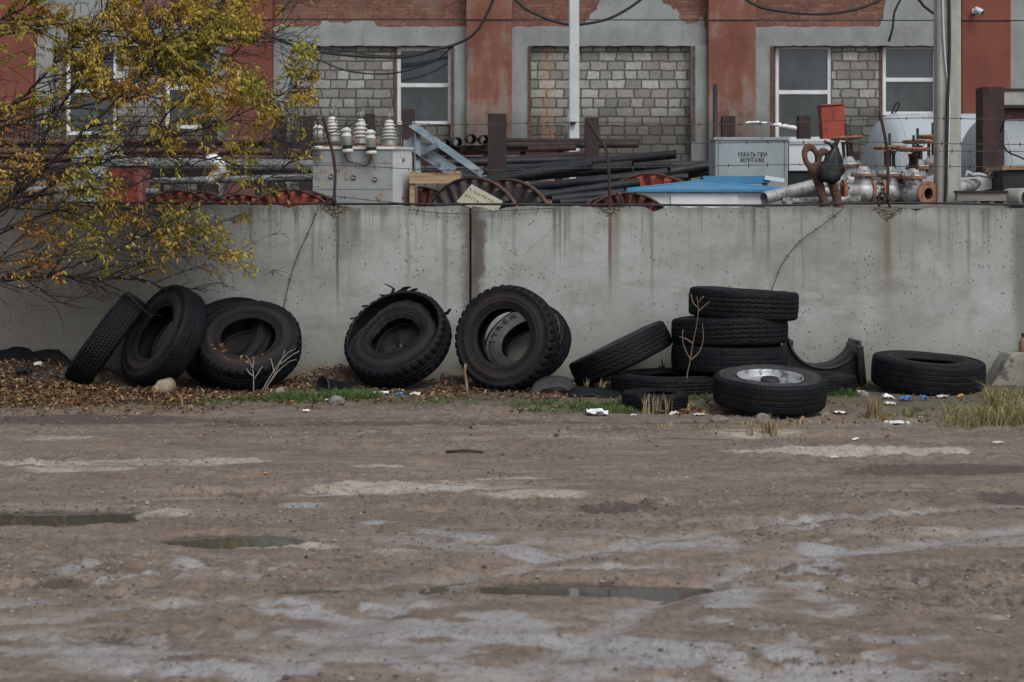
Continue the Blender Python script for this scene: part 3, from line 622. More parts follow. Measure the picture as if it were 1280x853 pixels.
# peeling render left over the brickwork
def patch(pts, name='render_patch', mat='grey_plaster'):
    poly = []
    for (p, q), (r, s_) in zip(pts, pts[1:] + pts[:1]):
        for k in range(5):
            t = k / 5; poly.append((bx(p + (r - p) * t + random.uniform(-2, 2)), bz(q + (s_ - q) * t + random.uniform(-1.5, 1.5))))
    mb = MB(); mb.prism(poly, BLD_Y + 0.175, BLD_Y + 0.203); mb.build(name, M[mat], bld)
patch([(729, 33.5), (738, 18), (748, 6), (757, -25), (818, -25), (832, 3), (846, 10), (853, 26), (868, 30), (882, 18), (882, 33.5)])
patch([(392, 33.5), (402, 25), (430, 28), (452, 23), (468, 27), (470, 33.5)])
patch([(1100, 33.5), (1106, 20), (1112, -30), (1197, -30), (1197, 33.5)])
patch([(1262, 33.5), (1262, -40), (1400, -40), (1404, 20), (1420, 33.5)])
patch([(47, 33.5), (47, -40), (150, -40), (170, 10), (200, 33.5)])
mb = MB()                                             # thin conduit and a drip ledge along the lintels
mb.tube([(bx(-200), BLD_Y - 0.2, bz(26)), (bx(640), BLD_Y - 0.2, bz(26.5)), (bx(1500), BLD_Y - 0.2, bz(28))], 0.012, 6); mb.build('conduit', M['cable'], bld)
for px in (662, 867, 965, 566):
    mb = MB(); mb.box((bx(px), BLD_Y - 0.03, (bz(175) + bz(58)) / 2), (0.06, 0.03, bz(58) - bz(175))); mb.build('rusty_strip', M['rust_brown'], bld)
# security camera with its junction box
t = thing('security_camera', (bx(1224), BLD_Y - 0.2, bz(14)), 'white security camera bolted to the smooth red pilaster', 'camera')
mb = MB(); mb.tube([P(1217, 13, 30.8), P(1221, 16, 30.6), P(1223, 14, 30.55)], 0.025, 8); mb.build('bracket', M['white_box'], t)
mb = MB(); mb.cyl(P(1219, 11.5, 30.58), P(1228, 16, 30.5), 0.06, 0.062, 16); mb.build('body', M['white_box'], t)
mb = MB(); mb.cyl(P(1227.8, 15.9, 30.5), P(1229, 16.6, 30.49), 0.045, 0.045, 14); mb.build('lens', M['black_box'], t)
mb = MB(); mb.box((bx(1213.5), BLD_Y - 0.23, bz(16.5)), (0.1, 0.07, 0.1), None, None, 0.01); tag(mb.build('junction_box', M['white_box']), 'small white junction box beside the security camera', 'junction box')

# ------------------------------------------------------------------ poles and overhead cables
t = thing('utility_pole', P(1185, 300, 16.3), 'thick grey concrete utility pole with black cable behind the wall', 'utility pole')
yp = 16.3; s_ = FPX / yp; xc = (1184 - CX) / s_
mb = MB(); zt0, zb0 = 7.2, YARD_Z - 0.3
def taper(mb, xc, yc, w0, d0, w1, d1, z0, z1, ch=0.03):
    def ring(w, d, z): return [(xc - w + ch, yc - d, z), (xc + w - ch, yc - d, z), (xc + w, yc - d + ch, z), (xc + w, yc + d - ch, z), (xc + w - ch, yc + d, z), (xc - w + ch, yc + d, z), (xc - w, yc + d - ch, z), (xc - w, yc - d + ch, z)]
    vs = ring(w0, d0, z0) + ring(w1, d1, z1)
    mb.add(vs, [(i, (i + 1) % 8, (i + 1) % 8 + 8, i + 8) for i in range(8)] + [tuple(range(8))[::-1], tuple(range(8, 16))])
taper(mb, xc, yp, 0.133, 0.10, 0.128, 0.095, zb0, zt0, 0.022); mb.build('shaft', M['pole'], t)
mb = MB(); mb.box((xc + 0.03, yp - 0.1, 3.2), (0.1, 0.012, 6.2)); mb.build('recess', M['pole_pale'], t).data.materials[0] = M['pole']
mb = MB(); mb.tube(spline([P(1186, -30, 16.17), P(1187, 60, 16.17), P(1184, 150, 16.17), P(1183, 220, 16.17), P(1181, 262, 16.17)], 0.1), 0.016, 8); mb.build('black_cable', M['cable'], t)
mb = MB(); mb.tube(spline([P(1178, -30, 16.18), P(1179, 30, 16.18), P(1182, 80, 16.18), P(1187, 140, 16.18), P(1182, 258, 16.18)], 0.1), 0.010, 8); mb.build('white_cable', M['pole_pale'], t)
t = thing('lighting_pole', P(717, 300, 27), 'slim pale concrete pole standing in front of the block infill', 'utility pole')
mb = MB(); s_ = FPX / 27
taper(mb, (717.5 - CX) / s_, 27, 0.098, 0.09, 0.088, 0.085, YARD_Z - 0.2, 7.5, 0.015); mb.build('shaft', M['pole_pale'], t)
mb = MB(); mb.tube([P(706, 178, 26.9), P(711, 140, 26.9)], 0.02, 6); mb.build('stay_rod', M['grey_metal'], t)
mb = MB(); mb.tube([P(689, 178, 26.9), P(690, 165, 26.9)], 0.012, 6); mb.build('anchor_rod', M['rust'], t)
mb = MB(); mb.box(P(716, 154, 26.85), (0.1, 0.08, 0.05)); mb.build('clamp', M['black_box'], t)
def cable(pts, Y, r, lab):
    mb = MB(); mb.tube(spline([P(p, q, Y if len(e) == 0 else e[0]) for p, q, *e in pts], 0.15), r, 7); tag(mb.build('overhead_cable', M['cable']), lab, 'cable', 'black cables strung along the building')
cable([(330, 42), (365, 56), (420, 68), (500, 72), (545, 62), (566, 57), (590, 45), (605, 25), (620, -8)], 30.45, 0.03, 'thick black cable rising over the pilaster beside the middle window')
cable([(370, 62), (405, 78), (440, 90), (490, 92), (540, 78), (566, 58)], 30.5, 0.018, 'thin black cable sagging across the block infill by the window')
cable([(360, 50), (420, 62), (480, 70), (530, 66), (566, 57)], 30.55, 0.015, 'thin black cable above the thinner sagging one')
cable([(638, -8), (655, 10), (690, 26), (720, 31), (760, 24), (790, 8), (808, -6)], 30.2, 0.03, 'black cable looping past the slim pale pole')
cable([(922, -8), (950, 9), (1000, 17), (1040, 17), (1080, 9), (1112, -6)], 30.2, 0.03, 'black cable sagging over brickwork above the bare white window')
cable([(1129, -6), (1118, 15), (1116, 35), (1111, 52)], 30.6, 0.025, 'short black cable hanging down the grey render patch')
cable([(1144, -8), (1155, 8), (1175, 22)], 30.2, 0.03, 'short black cable running behind the thick utility pole')
# ------------------------------------------------------------------ yard behind the wall
def sc(Y): return FPX / Y
def post(px0, px1, top, Y, lab, kind='square', mat='rust_dark', lean=0.0):
    c = P((px0 + px1) / 2, top, Y); w = (px1 - px0) / sc(Y); mb = MB()
    rot = Euler((0, lean, 0)).to_matrix().to_4x4(); h = c.z - YARD_Z
    base = Vector((c.x - math.tan(lean) * h, Y, YARD_Z)); Mx = Matrix.Translation(base) @ rot
    if kind == 'round':
        mb.lathe([(w / 2 - .015, h - 0.3), (w / 2 - .015, h), (w / 2, h), (w / 2, 0)], 20, Mx)
        mb.lathe([(w / 2 - .015, h - 0.3), (0.001, h - .3)], 20, Mx)
    else:                                             # hollow square tube, open at the top
        a = w / 2; b = a - 0.014
        def sq(r, z): return [(-r, -r, z), (r, -r, z), (r, r, z), (-r, r, z)]
        vs = sq(a, 0) + sq(a, h) + sq(b, h) + sq(b, h - 0.5)
        fs = [(i + 4 * k, (i + 1) % 4 + 4 * k, (i + 1) % 4 + 4 * k + 4, i + 4 * k + 4) for k in range(3) for i in range(4)] + [(15, 14, 13, 12)]
        mb.add(vs, fs, False, Mx)
    return tag(mb.build('steel_post', M[mat]), lab, 'post', 'steel posts standing in the yard')
post(341, 357, 145, 20.5, 'black brown steel post behind the outer yellow leaves')
post(375, 390, 147, 21.5, 'brown steel post just past the pale insulators, under the block infill')
post(254, 270, 150, 21, 'dark steel post half hidden among the yellow leaves')
post(455, 468, 143, 22, 'brown steel post between the ribbed white insulators')
post(503, 518, 137, 21, 'dark steel post overlapping the middle white window')
post(610, 633, 143, 19.5, 'broad maroon steel post rising from the black pipes')
post(731, 748, 148, 21, 'brown steel post next to the slim pale pole')
post(902, 918, 146, 23, 'short brown steel post above the stencilled grey cabinet')
post(891, 897, 106, 24, 'thin tall black pipe post beside the stencilled cabinet', 'round', 'black_pipe')
post(997, 1012, 145, 24, 'brown steel post in front of the bare white window')
post(1224, 1251, 110, 17.6, 'tall dark maroon steel post in front of the grey tanks')
post(1065, 1074, 190, 20, 'short brown post behind the rusty valves')
# leaning red channel
mb = MB(); Mx = Matrix.Translation(P(1044, 215, 20.4)) @ Euler((0, R_(-4), 0)).to_matrix().to_4x4(); w = 28 / sc(20.4) / 2
h = 83 / sc(20.4)
mb.box((0, 0.1, h / 2), (2 * w, 0.012, h), None, Mx); mb.box((-w, 0.0, h / 2), (0.014, 0.2, h), None, Mx); mb.box((w, 0, h / 2), (0.014, 0.2, h), None, Mx); mb.box((0, -0.1, h / 2 - .01), (2 * w, 0.014, h - .02), None, Mx)
mb.box((0, 0, h + 0.004), (2 * w + .02, 0.24, 0.02), None, Mx)
mb.box((0, 0, -0.75), (w, 0.1, 1.5), None, Mx)
tag(mb.build('red_column', M['red_steel']), 'leaning bright red steel column end above the white cabinet', 'column')

# storage racks
def rack(x0, x1, top, Y, n, tiers, lab, mat='rust_dark', dep=1.2):
    a, b = P(x0, top, Y), P(x1, top, Y); t = thing('pipe_rack', (a.x, Y, YARD_Z), lab, 'rack', 'steel pipe racks in the yard')
    for i in range(n):
        x = a.x + (b.x - a.x) * i / (n - 1)
        for y in (Y, Y + dep):
            mb = MB(); mb.box((x, y, (a.z + YARD_Z) / 2), (0.09, 0.09, a.z - YARD_Z)); mb.build('upright', M[mat], t)
    for py in tiers:
        z = P(0, py, Y).z
        for y in (Y, Y + dep):
            mb = MB(); mb.box(((a.x + b.x) / 2, y - .07, z), (b.x - a.x + 0.2, 0.05, 0.10)); mb.build('beam', M[mat], t)
    return t
rack(515, 700, 176, 24, 5, (186, 200, 214), 'dark steel rack behind the maroon post, loaded with black pipes')
rack(-40, 395, 172, 23, 7, (182, 200, 218), 'long brown steel rack behind the yellow tree')
def pipe(p0, p1, r, mat, lab, Y0, Y1=None, group='black steel pipes stacked in the yard', name='steel_pipe', cat='pipe'):
    Y1 = Y1 or Y0; mb = MB(); mb.pipe(P(*p0, Y0), P(*p1, Y1), r, r * 0.86, 18); return tag(mb.build(name, M[mat]), lab, cat, group)
PL = 'black steel pipe lying in the big stack behind the wall'
for (a, b, r, y0, y1) in (((560, 221), (845, 193), 5.5, 20.2, 19.4), ((575, 232), (741, 206), 6.5, 18.9, 18.6), ((590, 226), (791, 208), 7, 19.6, 19.0), ((610, 212), (838, 207), 6, 20.8, 20.3), ((640, 214), (876, 214), 5, 21.0, 20.8),
                          ((660, 236), (835, 216), 6, 19.0, 18.8), ((690, 240), (900, 205), 6, 20.0, 20.6), ((670, 246), (800, 228), 5.5, 18.3, 18.2), ((690, 250), (780, 241), 5.5, 17.9, 17.9), ((700, 254), (790, 249), 5, 17.7, 17.7), ((600, 240), (700, 244), 6, 18.6, 18.4),
                          ((560, 204), (760, 199), 5, 21.5, 21.5), ((870, 212), (905, 204), 5.5, 20.9, 20.9), ((720, 226), (860, 222), 5.5, 20.5, 20.4), ((760, 208), (894, 207), 6, 21.3, 21.2), ((840, 222), (900, 212), 5, 20.6, 20.6)):
    pipe(a, b, r / sc(y0), 'black_pipe', PL, y0, y1)
for k, (px, py) in enumerate(((558, 180), (572, 178), (590, 174), (606, 175))):     # pipe ends facing out of the rack
    mb = MB(); mb.pipe(P(px, py, 23.6), P(px - 4, py, 26.5), 6.5 / sc(24), 5 / sc(24), 18); tag(mb.build('steel_pipe', M['black_pipe']), 'black pipe lying end-on upon the dark steel rack', 'pipe', 'pipe ends on the rack')
for (a, b, r, y) in (((630, 176), (800, 177), 3.5, 23.8), ((630, 182), (798, 181), 4, 23.4), ((660, 187), (720, 185), 3.5, 23), ((636, 200), (740, 192), 4, 22.5)):
    pipe(a, b, r / sc(y), 'rust_dark', 'thin brown pipe lying across the top of the rack', y, None, 'thin brown pipes on the rack')
for i, (a, b, r, y) in enumerate((((-60, 178), (330, 176), 4, 22.9), ((-40, 189), (395, 190), 4, 22.8), ((20, 196), (360, 198), 3.5, 22.7), ((-60, 208), (300, 207), 4, 22.6), ((140, 186), (390, 183), 4, 23.6))):
    pipe(a, b, r / sc(y), 'rust_brown', 'rusty brown pipe on the long rack behind the tree', y, None, 'rusty pipes behind the tree')
pipe((150, 205), (392, 208), 8.2 / sc(19), 'grey_pipe', 'wide grey pipe running behind the tree to the transformer', 19, None, None, 'grey_pipe')
pipe((150, 228), (392, 222), 4.5 / sc(18.6), 'grey_pipe', 'narrow grey pipe below the wide grey one', 18.6, None, None, 'grey_pipe')
pipe((-60, 236), (200, 240), 4.5 / sc(18.2), 'grey_pipe', 'lowest grey pipe behind the tree by the red box', 18.2, None, None, 'grey_pipe')
mb = MB(); mb.tube(spline([P(262, 205, 18.75), P(265, 199, 18.5), P(272, 203, 18.45), P(276, 213, 18.5), P(268, 221, 18.55), P(262, 228, 18.6)], 0.05), [0.05, 0.06, 0.08, 0.09, 0.10, 0.07, 0.05, 0.06, 0.04] + [0.05] * 30 if False else 0.075, 8)
tag(mb.build('plastic_wrap', M['plastic_white']), 'white plastic wrapping hanging on the wide grey pipe', 'plastic wrap')
# things hidden among the leaves
t = thing('water_tank', P(128, 222, 20), 'pale domed tank seen through the bare branches', 'tank')
mb = MB(); r = 38 / sc(20); Mx = Matrix.Translation(P(125, 222, 20.4))
mb.lathe([(r, -0.9), (r, 0.0), (r * .97, .15), (r * .82, .33), (r * .5, .48), (0.01, .55)], 28, Mx); mb.build('shell', M['tank_dark'], t)
mb = MB(); mb.torus(Mx, r, 0.025, 28, 6); mb.build('seam', M['grey_metal'], t)
mb = MB(); mb.cyl(P(125, 171, 20.4), P(125, 165, 20.4), .12, .12, 14); mb.build('lid', M['grey_metal'], t)
t = thing('red_cabinet', P(155, 250, 18), 'faded red cabinet standing under the bare branches', 'cabinet'); c = P(155, 232, 18)
mb = MB(); mb.box((c.x, 18.2, (P(0, 209, 18).z + YARD_Z) / 2), (46 / sc(18), 0.4, P(0, 209, 18).z - YARD_Z), None, None, 0.012); mb.build('body', grime('faded_pink_red_paint', (0.20, 0.075, 0.07), (0.25, 0.10, 0.09), 3, (0.1, 0.05, 0.04), 0.64, 5), t)
mb = MB(); mb.box((c.x, 18.2, P(0, 208, 18).z + .02), (52 / sc(18), 0.48, 0.03)); mb.build('lid', M['grey_metal'], t)
mb = MB(); mb.box((c.x, 17.985, P(0, 235, 18).z), (34 / sc(18), 0.02, 0.45)); mb.build('door', M['drum_red'], t)

# cable drums
def drum(px, top, Y, R, ax, gap, mat, lab):
    ax = Vector(ax).normalized(); zt_ = P(0, top, Y).z; c = Vector(((px - CX) / sc(Y), Y, zt_ - R))
    t = thing('cable_drum', (c.x, c.y, c.z - R), lab, 'cable drum', 'empty steel cable drums behind the wall')
    for k in (0, 1):
        Mx = axis_matrix(c + ax * gap * k, ax); mb = MB(); n = 144; prof = [0.12, 0.3, 0.32, 0.6, 0.92, 0.985, 1.0]; vs = []; fs = []
        for side in (0, 1):
            for r in prof:
                for j in range(n):
                    w = 2 * math.pi * j / n; cor = 0.035 * max(-1, min(1, 2.2 * math.sin(w * 26))) if 0.31 < r < 0.95 else 0
                    vs.append((R * r * math.cos(w), R * r * math.sin(w), cor + (0.008 if side else -0.008)))
        q = len(prof)
        for side in (0, 1):
            o = side * q * n
            fs += [(o + i * n + j, o + i * n + (j + 1) % n, o + (i + 1) * n + (j + 1) % n, o + (i + 1) * n + j) for i in range(q - 1) for j in range(n)]
        mb.add(vs, fs, False, Mx); mb.build('flange', M[mat], t)
        mb = MB(); mb.lathe([(R - .008, -0.03), (R + .008, -0.03), (R + .008, 0.03), (R - .008, 0.03)], 72, Mx, False, True); mb.build('rim', M['rust_brown'], t)
    mb = MB(); mb.lathe([(R * .42, 0.04), (R * .42, gap - .04)], 36, axis_matrix(c, ax)); mb.build('core', M[mat], t)
    mb = MB()
    for j in range(6):
        w = 2 * math.pi * j / 6; mb.torus(axis_matrix(c, ax) @ Matrix.Translation((R * .72 * math.cos(w + .35), R * .72 * math.sin(w + .35), -0.05)), 0.042, 0.013, 14, 6)
    if mat == 'drum_red' and px > 700: mb.build('lug', M['blue_steel'], t)
    return t
drum(590, 222, 17.0, 0.74, (0.55, 0.83, 0), 0.70, 'drum_dark', 'big grey brown cable drum with the yellowed plate leaning on it')
drum(520, 233, 18.9, 0.74, (-0.1, 0.99, 0), 0.55, 'drum_maroon', 'dark red cable drum next to the pale end of the transformer')
drum(812, 217, 18.3, 0.80, (0.25, 0.97, 0), 0.55, 'drum_red', 'red cable drum with blue lugs behind the blue roof')
drum(783, 241, 16.5, 0.62, (-0.1, 0.99, 0), 0.62, 'drum_maroon', 'low dark red cable drum beside the white kiosk')
drum(222, 238, 17.0, 0.64, (0.2, 0.98, 0), 0.62, 'drum_red', 'red cable drum under the yellow leaves beyond the red cabinet')
drum(362, 237, 16.9, 0.66, (0.1, 0.99, 0), 0.62, 'drum_red', 'bright red cable drum half hidden by the transformer')
drum(300, 243, 17.6, 0.6, (0.0, 0.99, 0), 0.62, 'drum_red', 'red cable drum between two others below the grey pipes')
# yellowed plate with worn stencilling
n_ = Vector((-0.05, -0.92, 0.38)); c = P(601, 247, 16.2)
t = thing('metal_plate', c, 'yellowed metal plate with worn black stencilling leaning on a drum', 'plate')
Mx = Matrix.Translation(c) @ Euler((R_(68), 0, 0)).to_matrix().to_4x4() @ Matrix.Rotation(R_(-25), 4, 'Z')
mb = MB(); q = [(-0.22, -0.16), (0.24, -0.16), (0.24, 0.06), (-0.16, 0.10)]
mb.add([(x, y, 0.004) for x, y in q] + [(x, y, -0.004) for x, y in q], [(0, 1, 2, 3), (7, 6, 5, 4)] + [(i, i + 4, (i + 1) % 4 + 4, (i + 1) % 4) for i in range(4)], False, Mx); mb.build('plate', M['sign'], t)
mb = MB()
for row, (y, n, x0) in enumerate(((0.035, 10, -0.14), (-0.045, 7, -0.16))):
    for k in range(n):
        x = x0 + k * 0.038
        for _ in range(2): mb.box((x + random.uniform(-.007, .007), y - k * 0.004 + random.uniform(-.01, .01), 0.007), (0.005, random.uniform(.02, .038), 0.002), (0, 0, random.choice((0, .5, -.5, 1.57))), Mx)
mb.build('lettering', M['ink'], t)
# blue-grey angle steel
t = thing('angle_steel_frame', P(560, 230, 19), 'blue grey angle steel brace frame leaning beside the transformer', 'steel frame')
def angle(p0, p1, w=0.09):
    p0, p1 = Vector(p0), Vector(p1); d = (p1 - p0).normalized(); L = (p1 - p0).length; side = d.cross(Vector((0, 1, 0))).normalized(); mb = MB()
    Mx = Matrix.Translation((p0 + p1) / 2) @ Matrix(((d.x, side.x, 0, 0), (d.y, side.y, 1, 0), (d.z, side.z, 0, 0), (0, 0, 0, 1)))
    mb.box((0, 0, 0), (L, 0.008, w), None, Mx); mb.box((0, w / 2, w / 2), (L, w, 0.008), None, Mx)
    return mb
for a, b, w in (((511, 158), (600, 221), .09), ((505, 182), (563, 221), .16), ((519, 165), (519, 225), .07), ((519, 198), (548, 184), .07), ((570, 222), (598, 219), .06)):
    angle(P(*a, 19.2), P(*b, 19.0), w).build('brace', M['blue_steel'], t)
angle(P(600, 219, 19), P(600, 290, 19), .09).build('leg', M['blue_steel'], t); angle(P(519, 225, 19.2), P(519, 290, 19.2), .09).build('leg', M['blue_steel'], t)
t = thing('yellow_crate', P(548, 235, 18.2), 'yellow timber crate between the transformer and the drums', 'crate'); c = P(545, 230, 18.3)
for k in range(2):
    mb = MB(); mb.box((c.x, 18.3 - .3, c.z + 0.06 - k * .75), (0.62, 0.03, 0.13)); mb.build('slat', M['timber'], t)
for k in (-1, 1):
    mb = MB(); mb.box((c.x + k * .28, 18.3 + .02, c.z - .35), (0.06, 0.6, 1.0)); mb.build('corner_post', M['timber'], t)

# transformer
Y = 17.6; s_ = sc(Y); x0, x1 = P(391, 0, Y).x, P(491, 0, Y).x; zt_ = P(0, 187, Y).z
t = thing('transformer', ((x0 + x1) / 2, Y, YARD_Z), 'old grey transformer tank with white insulators and rust runs', 'transformer')
mb = MB(); d = 1.0
poly = [(x0, Y), (x1, Y), (x1 + 17 / s_, Y + d), (x0 + 17 / s_, Y + d)]
zr = 0.05
vs = [(x, y, YARD_Z) for x, y in poly] + [(x, y, zt_ + (zr if i > 1 else 0)) for i, (x, y) in enumerate(poly)]
mb.add(vs, [(0, 1, 5, 4), (2, 3, 7, 6), (3, 0, 4, 7)]); mb.build('tank', M['trafo'], t)
mb = MB(); mb.add([vs[1], vs[2], vs[6], vs[5]], [(0, 1, 2, 3)]); mb.build('end_panel', M['trafo_side'], t)
mb = MB(); e = 0.02; top = [Vector(v) + Vector((0, 0, 0.002)) for v in vs[4:]]; top[0] += Vector((-e, -e, 0)); top[1] += Vector((e, -e, 0)); top[2] += Vector((e, e, 0)); top[3] += Vector((-e, e, 0))
mb.add(top + [v + Vector((0, 0, 0.03)) for v in top], [(3, 2, 1, 0), (4, 5, 6, 7), (0, 1, 5, 4), (1, 2, 6, 5), (2, 3, 7, 6), (3, 0, 4, 7)]); mb.build('lid', M['trafo_side'], t)
for py in (203, 236):
    mb = MB(); mb.box(((x0 + x1) / 2, Y - .003, P(0, py, Y).z), (x1 - x0 - .02, 0.006, 0.012)); mb.build('weld_seam', M['trafo'], t)
for px, py in ((414, 220), (442, 221.5), (469, 223.5)):
    mb = MB(); c = P(px, py, Y - .012); mb.lathe([(.03, 0), (.03, .012), (.018, .014), (.017, .004), (.001, .004)], 16, axis_matrix(c, (0, -1, 0))); mb.build('plug', M['grey_metal'], t)
for py in (200, 246):
    c = P(500, py, Y + .5); mb = MB(); mb.lathe([(.045, 0), (.045, .03), (.02, .035), (.02, .06), (.001, .06)], 14, axis_matrix(c, (1, -.35, 0))); mb.build('valve_stub', M['rust'], t)
mb = MB(); mb.box(P(507, 222, Y + .95), (0.05, 0.06, 0.95)); mb.build('corner_bracket', M['grey_metal'], t)
def ribbed(px, ptop, pbase, w, n, lean, lab):
    c0 = P(px - lean, pbase, Y + .35); c1 = P(px, ptop, Y + .35); L = (c1 - c0).length; r = w / 2 / s_; Mx = axis_matrix(c0, c1 - c0)
    q = MB(); q.lathe([(r * .92, 0), (r * .92, L * .22), (r * .75, L * .23)], 24, Mx, True); b = q.build('insulator', M['grey_metal'], t)
    q = MB(); pr = [(r * .72, L * .22)]
    for i in range(n):
        z = L * (.30 + .62 * i / n); k = 1.0 - 0.08 * i
        dz = L * .62 / n; pr += [(r * .56, z - .22 * dz), (r * k * 1.06, z - 0.12 * dz), (r * k * 1.08, z + 0.04 * dz), (r * .6, z + .3 * dz), (r * .56, z + .5 * dz)]
    pr += [(r * .6, L * .93), (r * .3, L), (0.001, L)]
    q.lathe(pr, 26, Mx); q.build('porcelain_shed', M['porcelain'], b)
    q = MB(); q.cyl(c1, c1 + (c1 - c0).normalized() * .09, .03, .022, 10); q.box(c1 + Vector((0.0, 0, .06)), (.10, .04, .03)); q.box(c1 + Vector((0.03, 0, .10)), (.03, .03, .08)); q.build('terminal', M['grey_metal'], b)
ribbed(415, 146, 178, 18, 5, -2, ''); ribbed(451, 149, 180, 19, 4, 0, ''); ribbed(487, 150, 183, 20, 5, 0, '')
def hanging(px, ptop, pbot, lean):
    c1 = P(px - lean, ptop, Y - .13); c0 = P(px, pbot, Y - .13); L = (c1 - c0).length; r = 6.3 / s_; Mx = axis_matrix(c0, c1 - c0)
    q = MB(); q.lathe([(.001, .30 * L), (r * .95, .30 * L), (r * .92, .62 * L), (r * 1.05, .64 * L), (r * 1.05, .68 * L), (r * .88, .70 * L), (r * .88, .82 * L), (r * 1.08, .84 * L), (r * 1.0, .9 * L), (r * .45, .99 * L), (.001, L)], 22, Mx)
    b = q.build('small_insulator', M['porcelain'], t)
    q = MB(); q.lathe([(.001, .17 * L), (r * .98, .17 * L), (r * .98, .295 * L), (.001, .295 * L)], 20, Mx, False); q.build('black_band', M['black_box'], b)
    q = MB(); q.lathe([(.001, 0), (r * .8, 0), (r * 1.15, .04 * L), (r * 1.1, .13 * L), (r * .9, .168 * L), (.001, .168 * L)], 20, Mx); q.build('foot', M['porcelain'], b)
    q = MB(); q.cyl(c1, c1 + Vector((0, 0, .06)), .012, .008, 8); q.build('pin', M['black_box'], b)
    q = MB(); q.tube([c0 * .45 + c1 * .55 + Vector((.03, .02, 0)), c0 * .45 + c1 * .55 + Vector((.07, .06, -.02)), c0 * .4 + c1 * .6 + Vector((.08, .14, .05))], .012, 8); q.build('bracket', M['rust'], b)
hanging(397.5, 156, 188, 0); hanging(435, 159, 192, 3); hanging(464.5, 162, 194, 2)
mb = MB(); mb.tube(spline([P(430, 192, Y - .12), P(434, 200, Y - .05), P(440, 203, Y - .03), P(450, 206, Y - .03), P(460, 206, Y - .03), P(463, 194, Y - .12)], .04), .006, 6); mb.build('lead_wire', M['cable'], t)
mb = MB()
for a in (.0, .35, .7): mb.box(((x0 + x1) / 2 - .3 + a, Y + .35, zt_ + .045), (.24, .3, .03))
mb.build('top_flange', M['rust'], t)

# stencilled grey cabinet
Y = 18.6; x0, x1 = P(894, 0, Y).x, P(985, 0, Y).x; zt_ = P(0, 174, Y).z
t = thing('grey_cabinet', ((x0 + x1) / 2, Y, YARD_Z), 'grey metal cabinet with black stencilled warning above the blue roof', 'cabinet')
mb = MB(); mb.box(((x0 + x1) / 2, Y + .3, (zt_ + YARD_Z) / 2), (x1 - x0, .6, zt_ - YARD_Z), None, None, 0.012); mb.build('body', M['grey_box'], t)
mb = MB(); mb.box(((x0 + x1) / 2, Y + .3, zt_ + .005), (x1 - x0 + .03, .64, .035)); mb.build('lid', M['grey_box'], t)
for px in (898, 981):
    mb = MB(); mb.box((P(px, 0, Y).x, Y - .004, (zt_ + P(0, 222, Y).z) / 2), (.012, .008, .5)); mb.build('seam', M['grey_metal'], t)
for row, (tx, py, px) in enumerate((('УБРАТЬ ПРИ', 194, 940.5), ('МОНТАЖЕ', 200.8, 940.5))):
    vs, fs = text_mesh(tx, 0.078, 0.001); mb = MB()
    wdt = max(v.x for v in vs) - min(v.x for v in vs); tgt = (36.5 if row == 0 else 30) / sc(Y); k = tgt / wdt
    Mx = Matrix.Translation(P(px, py, Y - .002)) @ Euler((R_(90), 0, 0)).to_matrix().to_4x4() @ Matrix.Diagonal((k, 1, 1, 1))
    mb.add(vs, fs, False, Mx)
    Mx2 = Matrix.Translation(P(px, py, Y - .0026) + Vector((0.002, 0, 0.002))) @ Euler((R_(90), 0, 0)).to_matrix().to_4x4() @ Matrix.Diagonal((k, 1, 1, 1)); mb.add(vs, fs, False, Mx2)
    mb.build('stencil_lettering', M['ink'], t)
# white cabinet behind the eye rods
Y = 19.0; x0, x1 = P(986, 0, Y).x, P(1058, 0, Y).x; zt_ = P(0, 175, Y).z; zm = P(0, 214, Y).z
t = thing('white_cabinet', ((x0 + x1) / 2, Y, YARD_Z), 'white metal cabinet with black base behind the valves', 'cabinet')
mb = MB(); mb.box(((x0 + x1) / 2, Y + .3, (zt_ + zm) / 2), (x1 - x0, .6, zt_ - zm), None, None, .01); mb.build('body', M['white_box'], t)
mb = MB(); mb.box(((x0 + x1) / 2 - .05, Y - .01, zt_ - .02), ((x1 - x0) * .86, .03, .06)); mb.build('top_flashing', M['white_box'], t)
mb = MB(); mb.box(((x0 + x1) / 2, Y + .32, (zm + YARD_Z) / 2 - .002), (x1 - x0 - .02, .56, zm - YARD_Z)); mb.build('base', M['black_box'], t)
# blue roofed kiosk
Y = 16.9; s_ = sc(Y); xa, xb = P(793, 0, Y).x, P(952, 0, Y).x; ze = P(0, 236.8, Y).z; zr = P(0, 226.5, Y + .55).z
t = thing('white_kiosk', ((xa + xb) / 2, Y, YARD_Z), 'white kiosk with a low blue hipped roof behind the wall', 'kiosk')
mb = MB(); mb.box(((xa + xb) / 2, Y + .6, (ze + YARD_Z) / 2), (xb - xa, 1.1, ze - YARD_Z)); mb.build('wall', M['white_frame'], t)
mb = MB(); mb.box((P(881, 0, Y).x, Y + .04, (ze + YARD_Z) / 2 - .02), (84 / s_, .03, ze - YARD_Z - .06)); mb.build('panel', M['white_frame'], t)
e0, e1 = P(783, 0, Y).x, P(985, 0, Y).x; ym, yf, yb = Y + .6, Y - .03, Y + 1.2; rx0, rx1 = P(884, 0, Y).x, P(892, 0, Y).x
mb = MB(); mb.add([(e0, yf, ze), (e1, yf, ze), (e1, yb, ze), (e0, yb, ze), (rx0, ym, zr), (rx1, ym, zr), (e0, yf, ze - .03), (e1, yf, ze - .03), (e1, yb, ze - .03), (e0, yb, ze - .03)],
                  [(0, 1, 5, 4), (1, 2, 5), (2, 3, 4, 5), (3, 0, 4), (0, 6, 7, 1), (1, 7, 8, 2), (2, 8, 9, 3), (3, 9, 6, 0), (9, 8, 7, 6)]); mb.build('roof', M['blue_roof'], t)
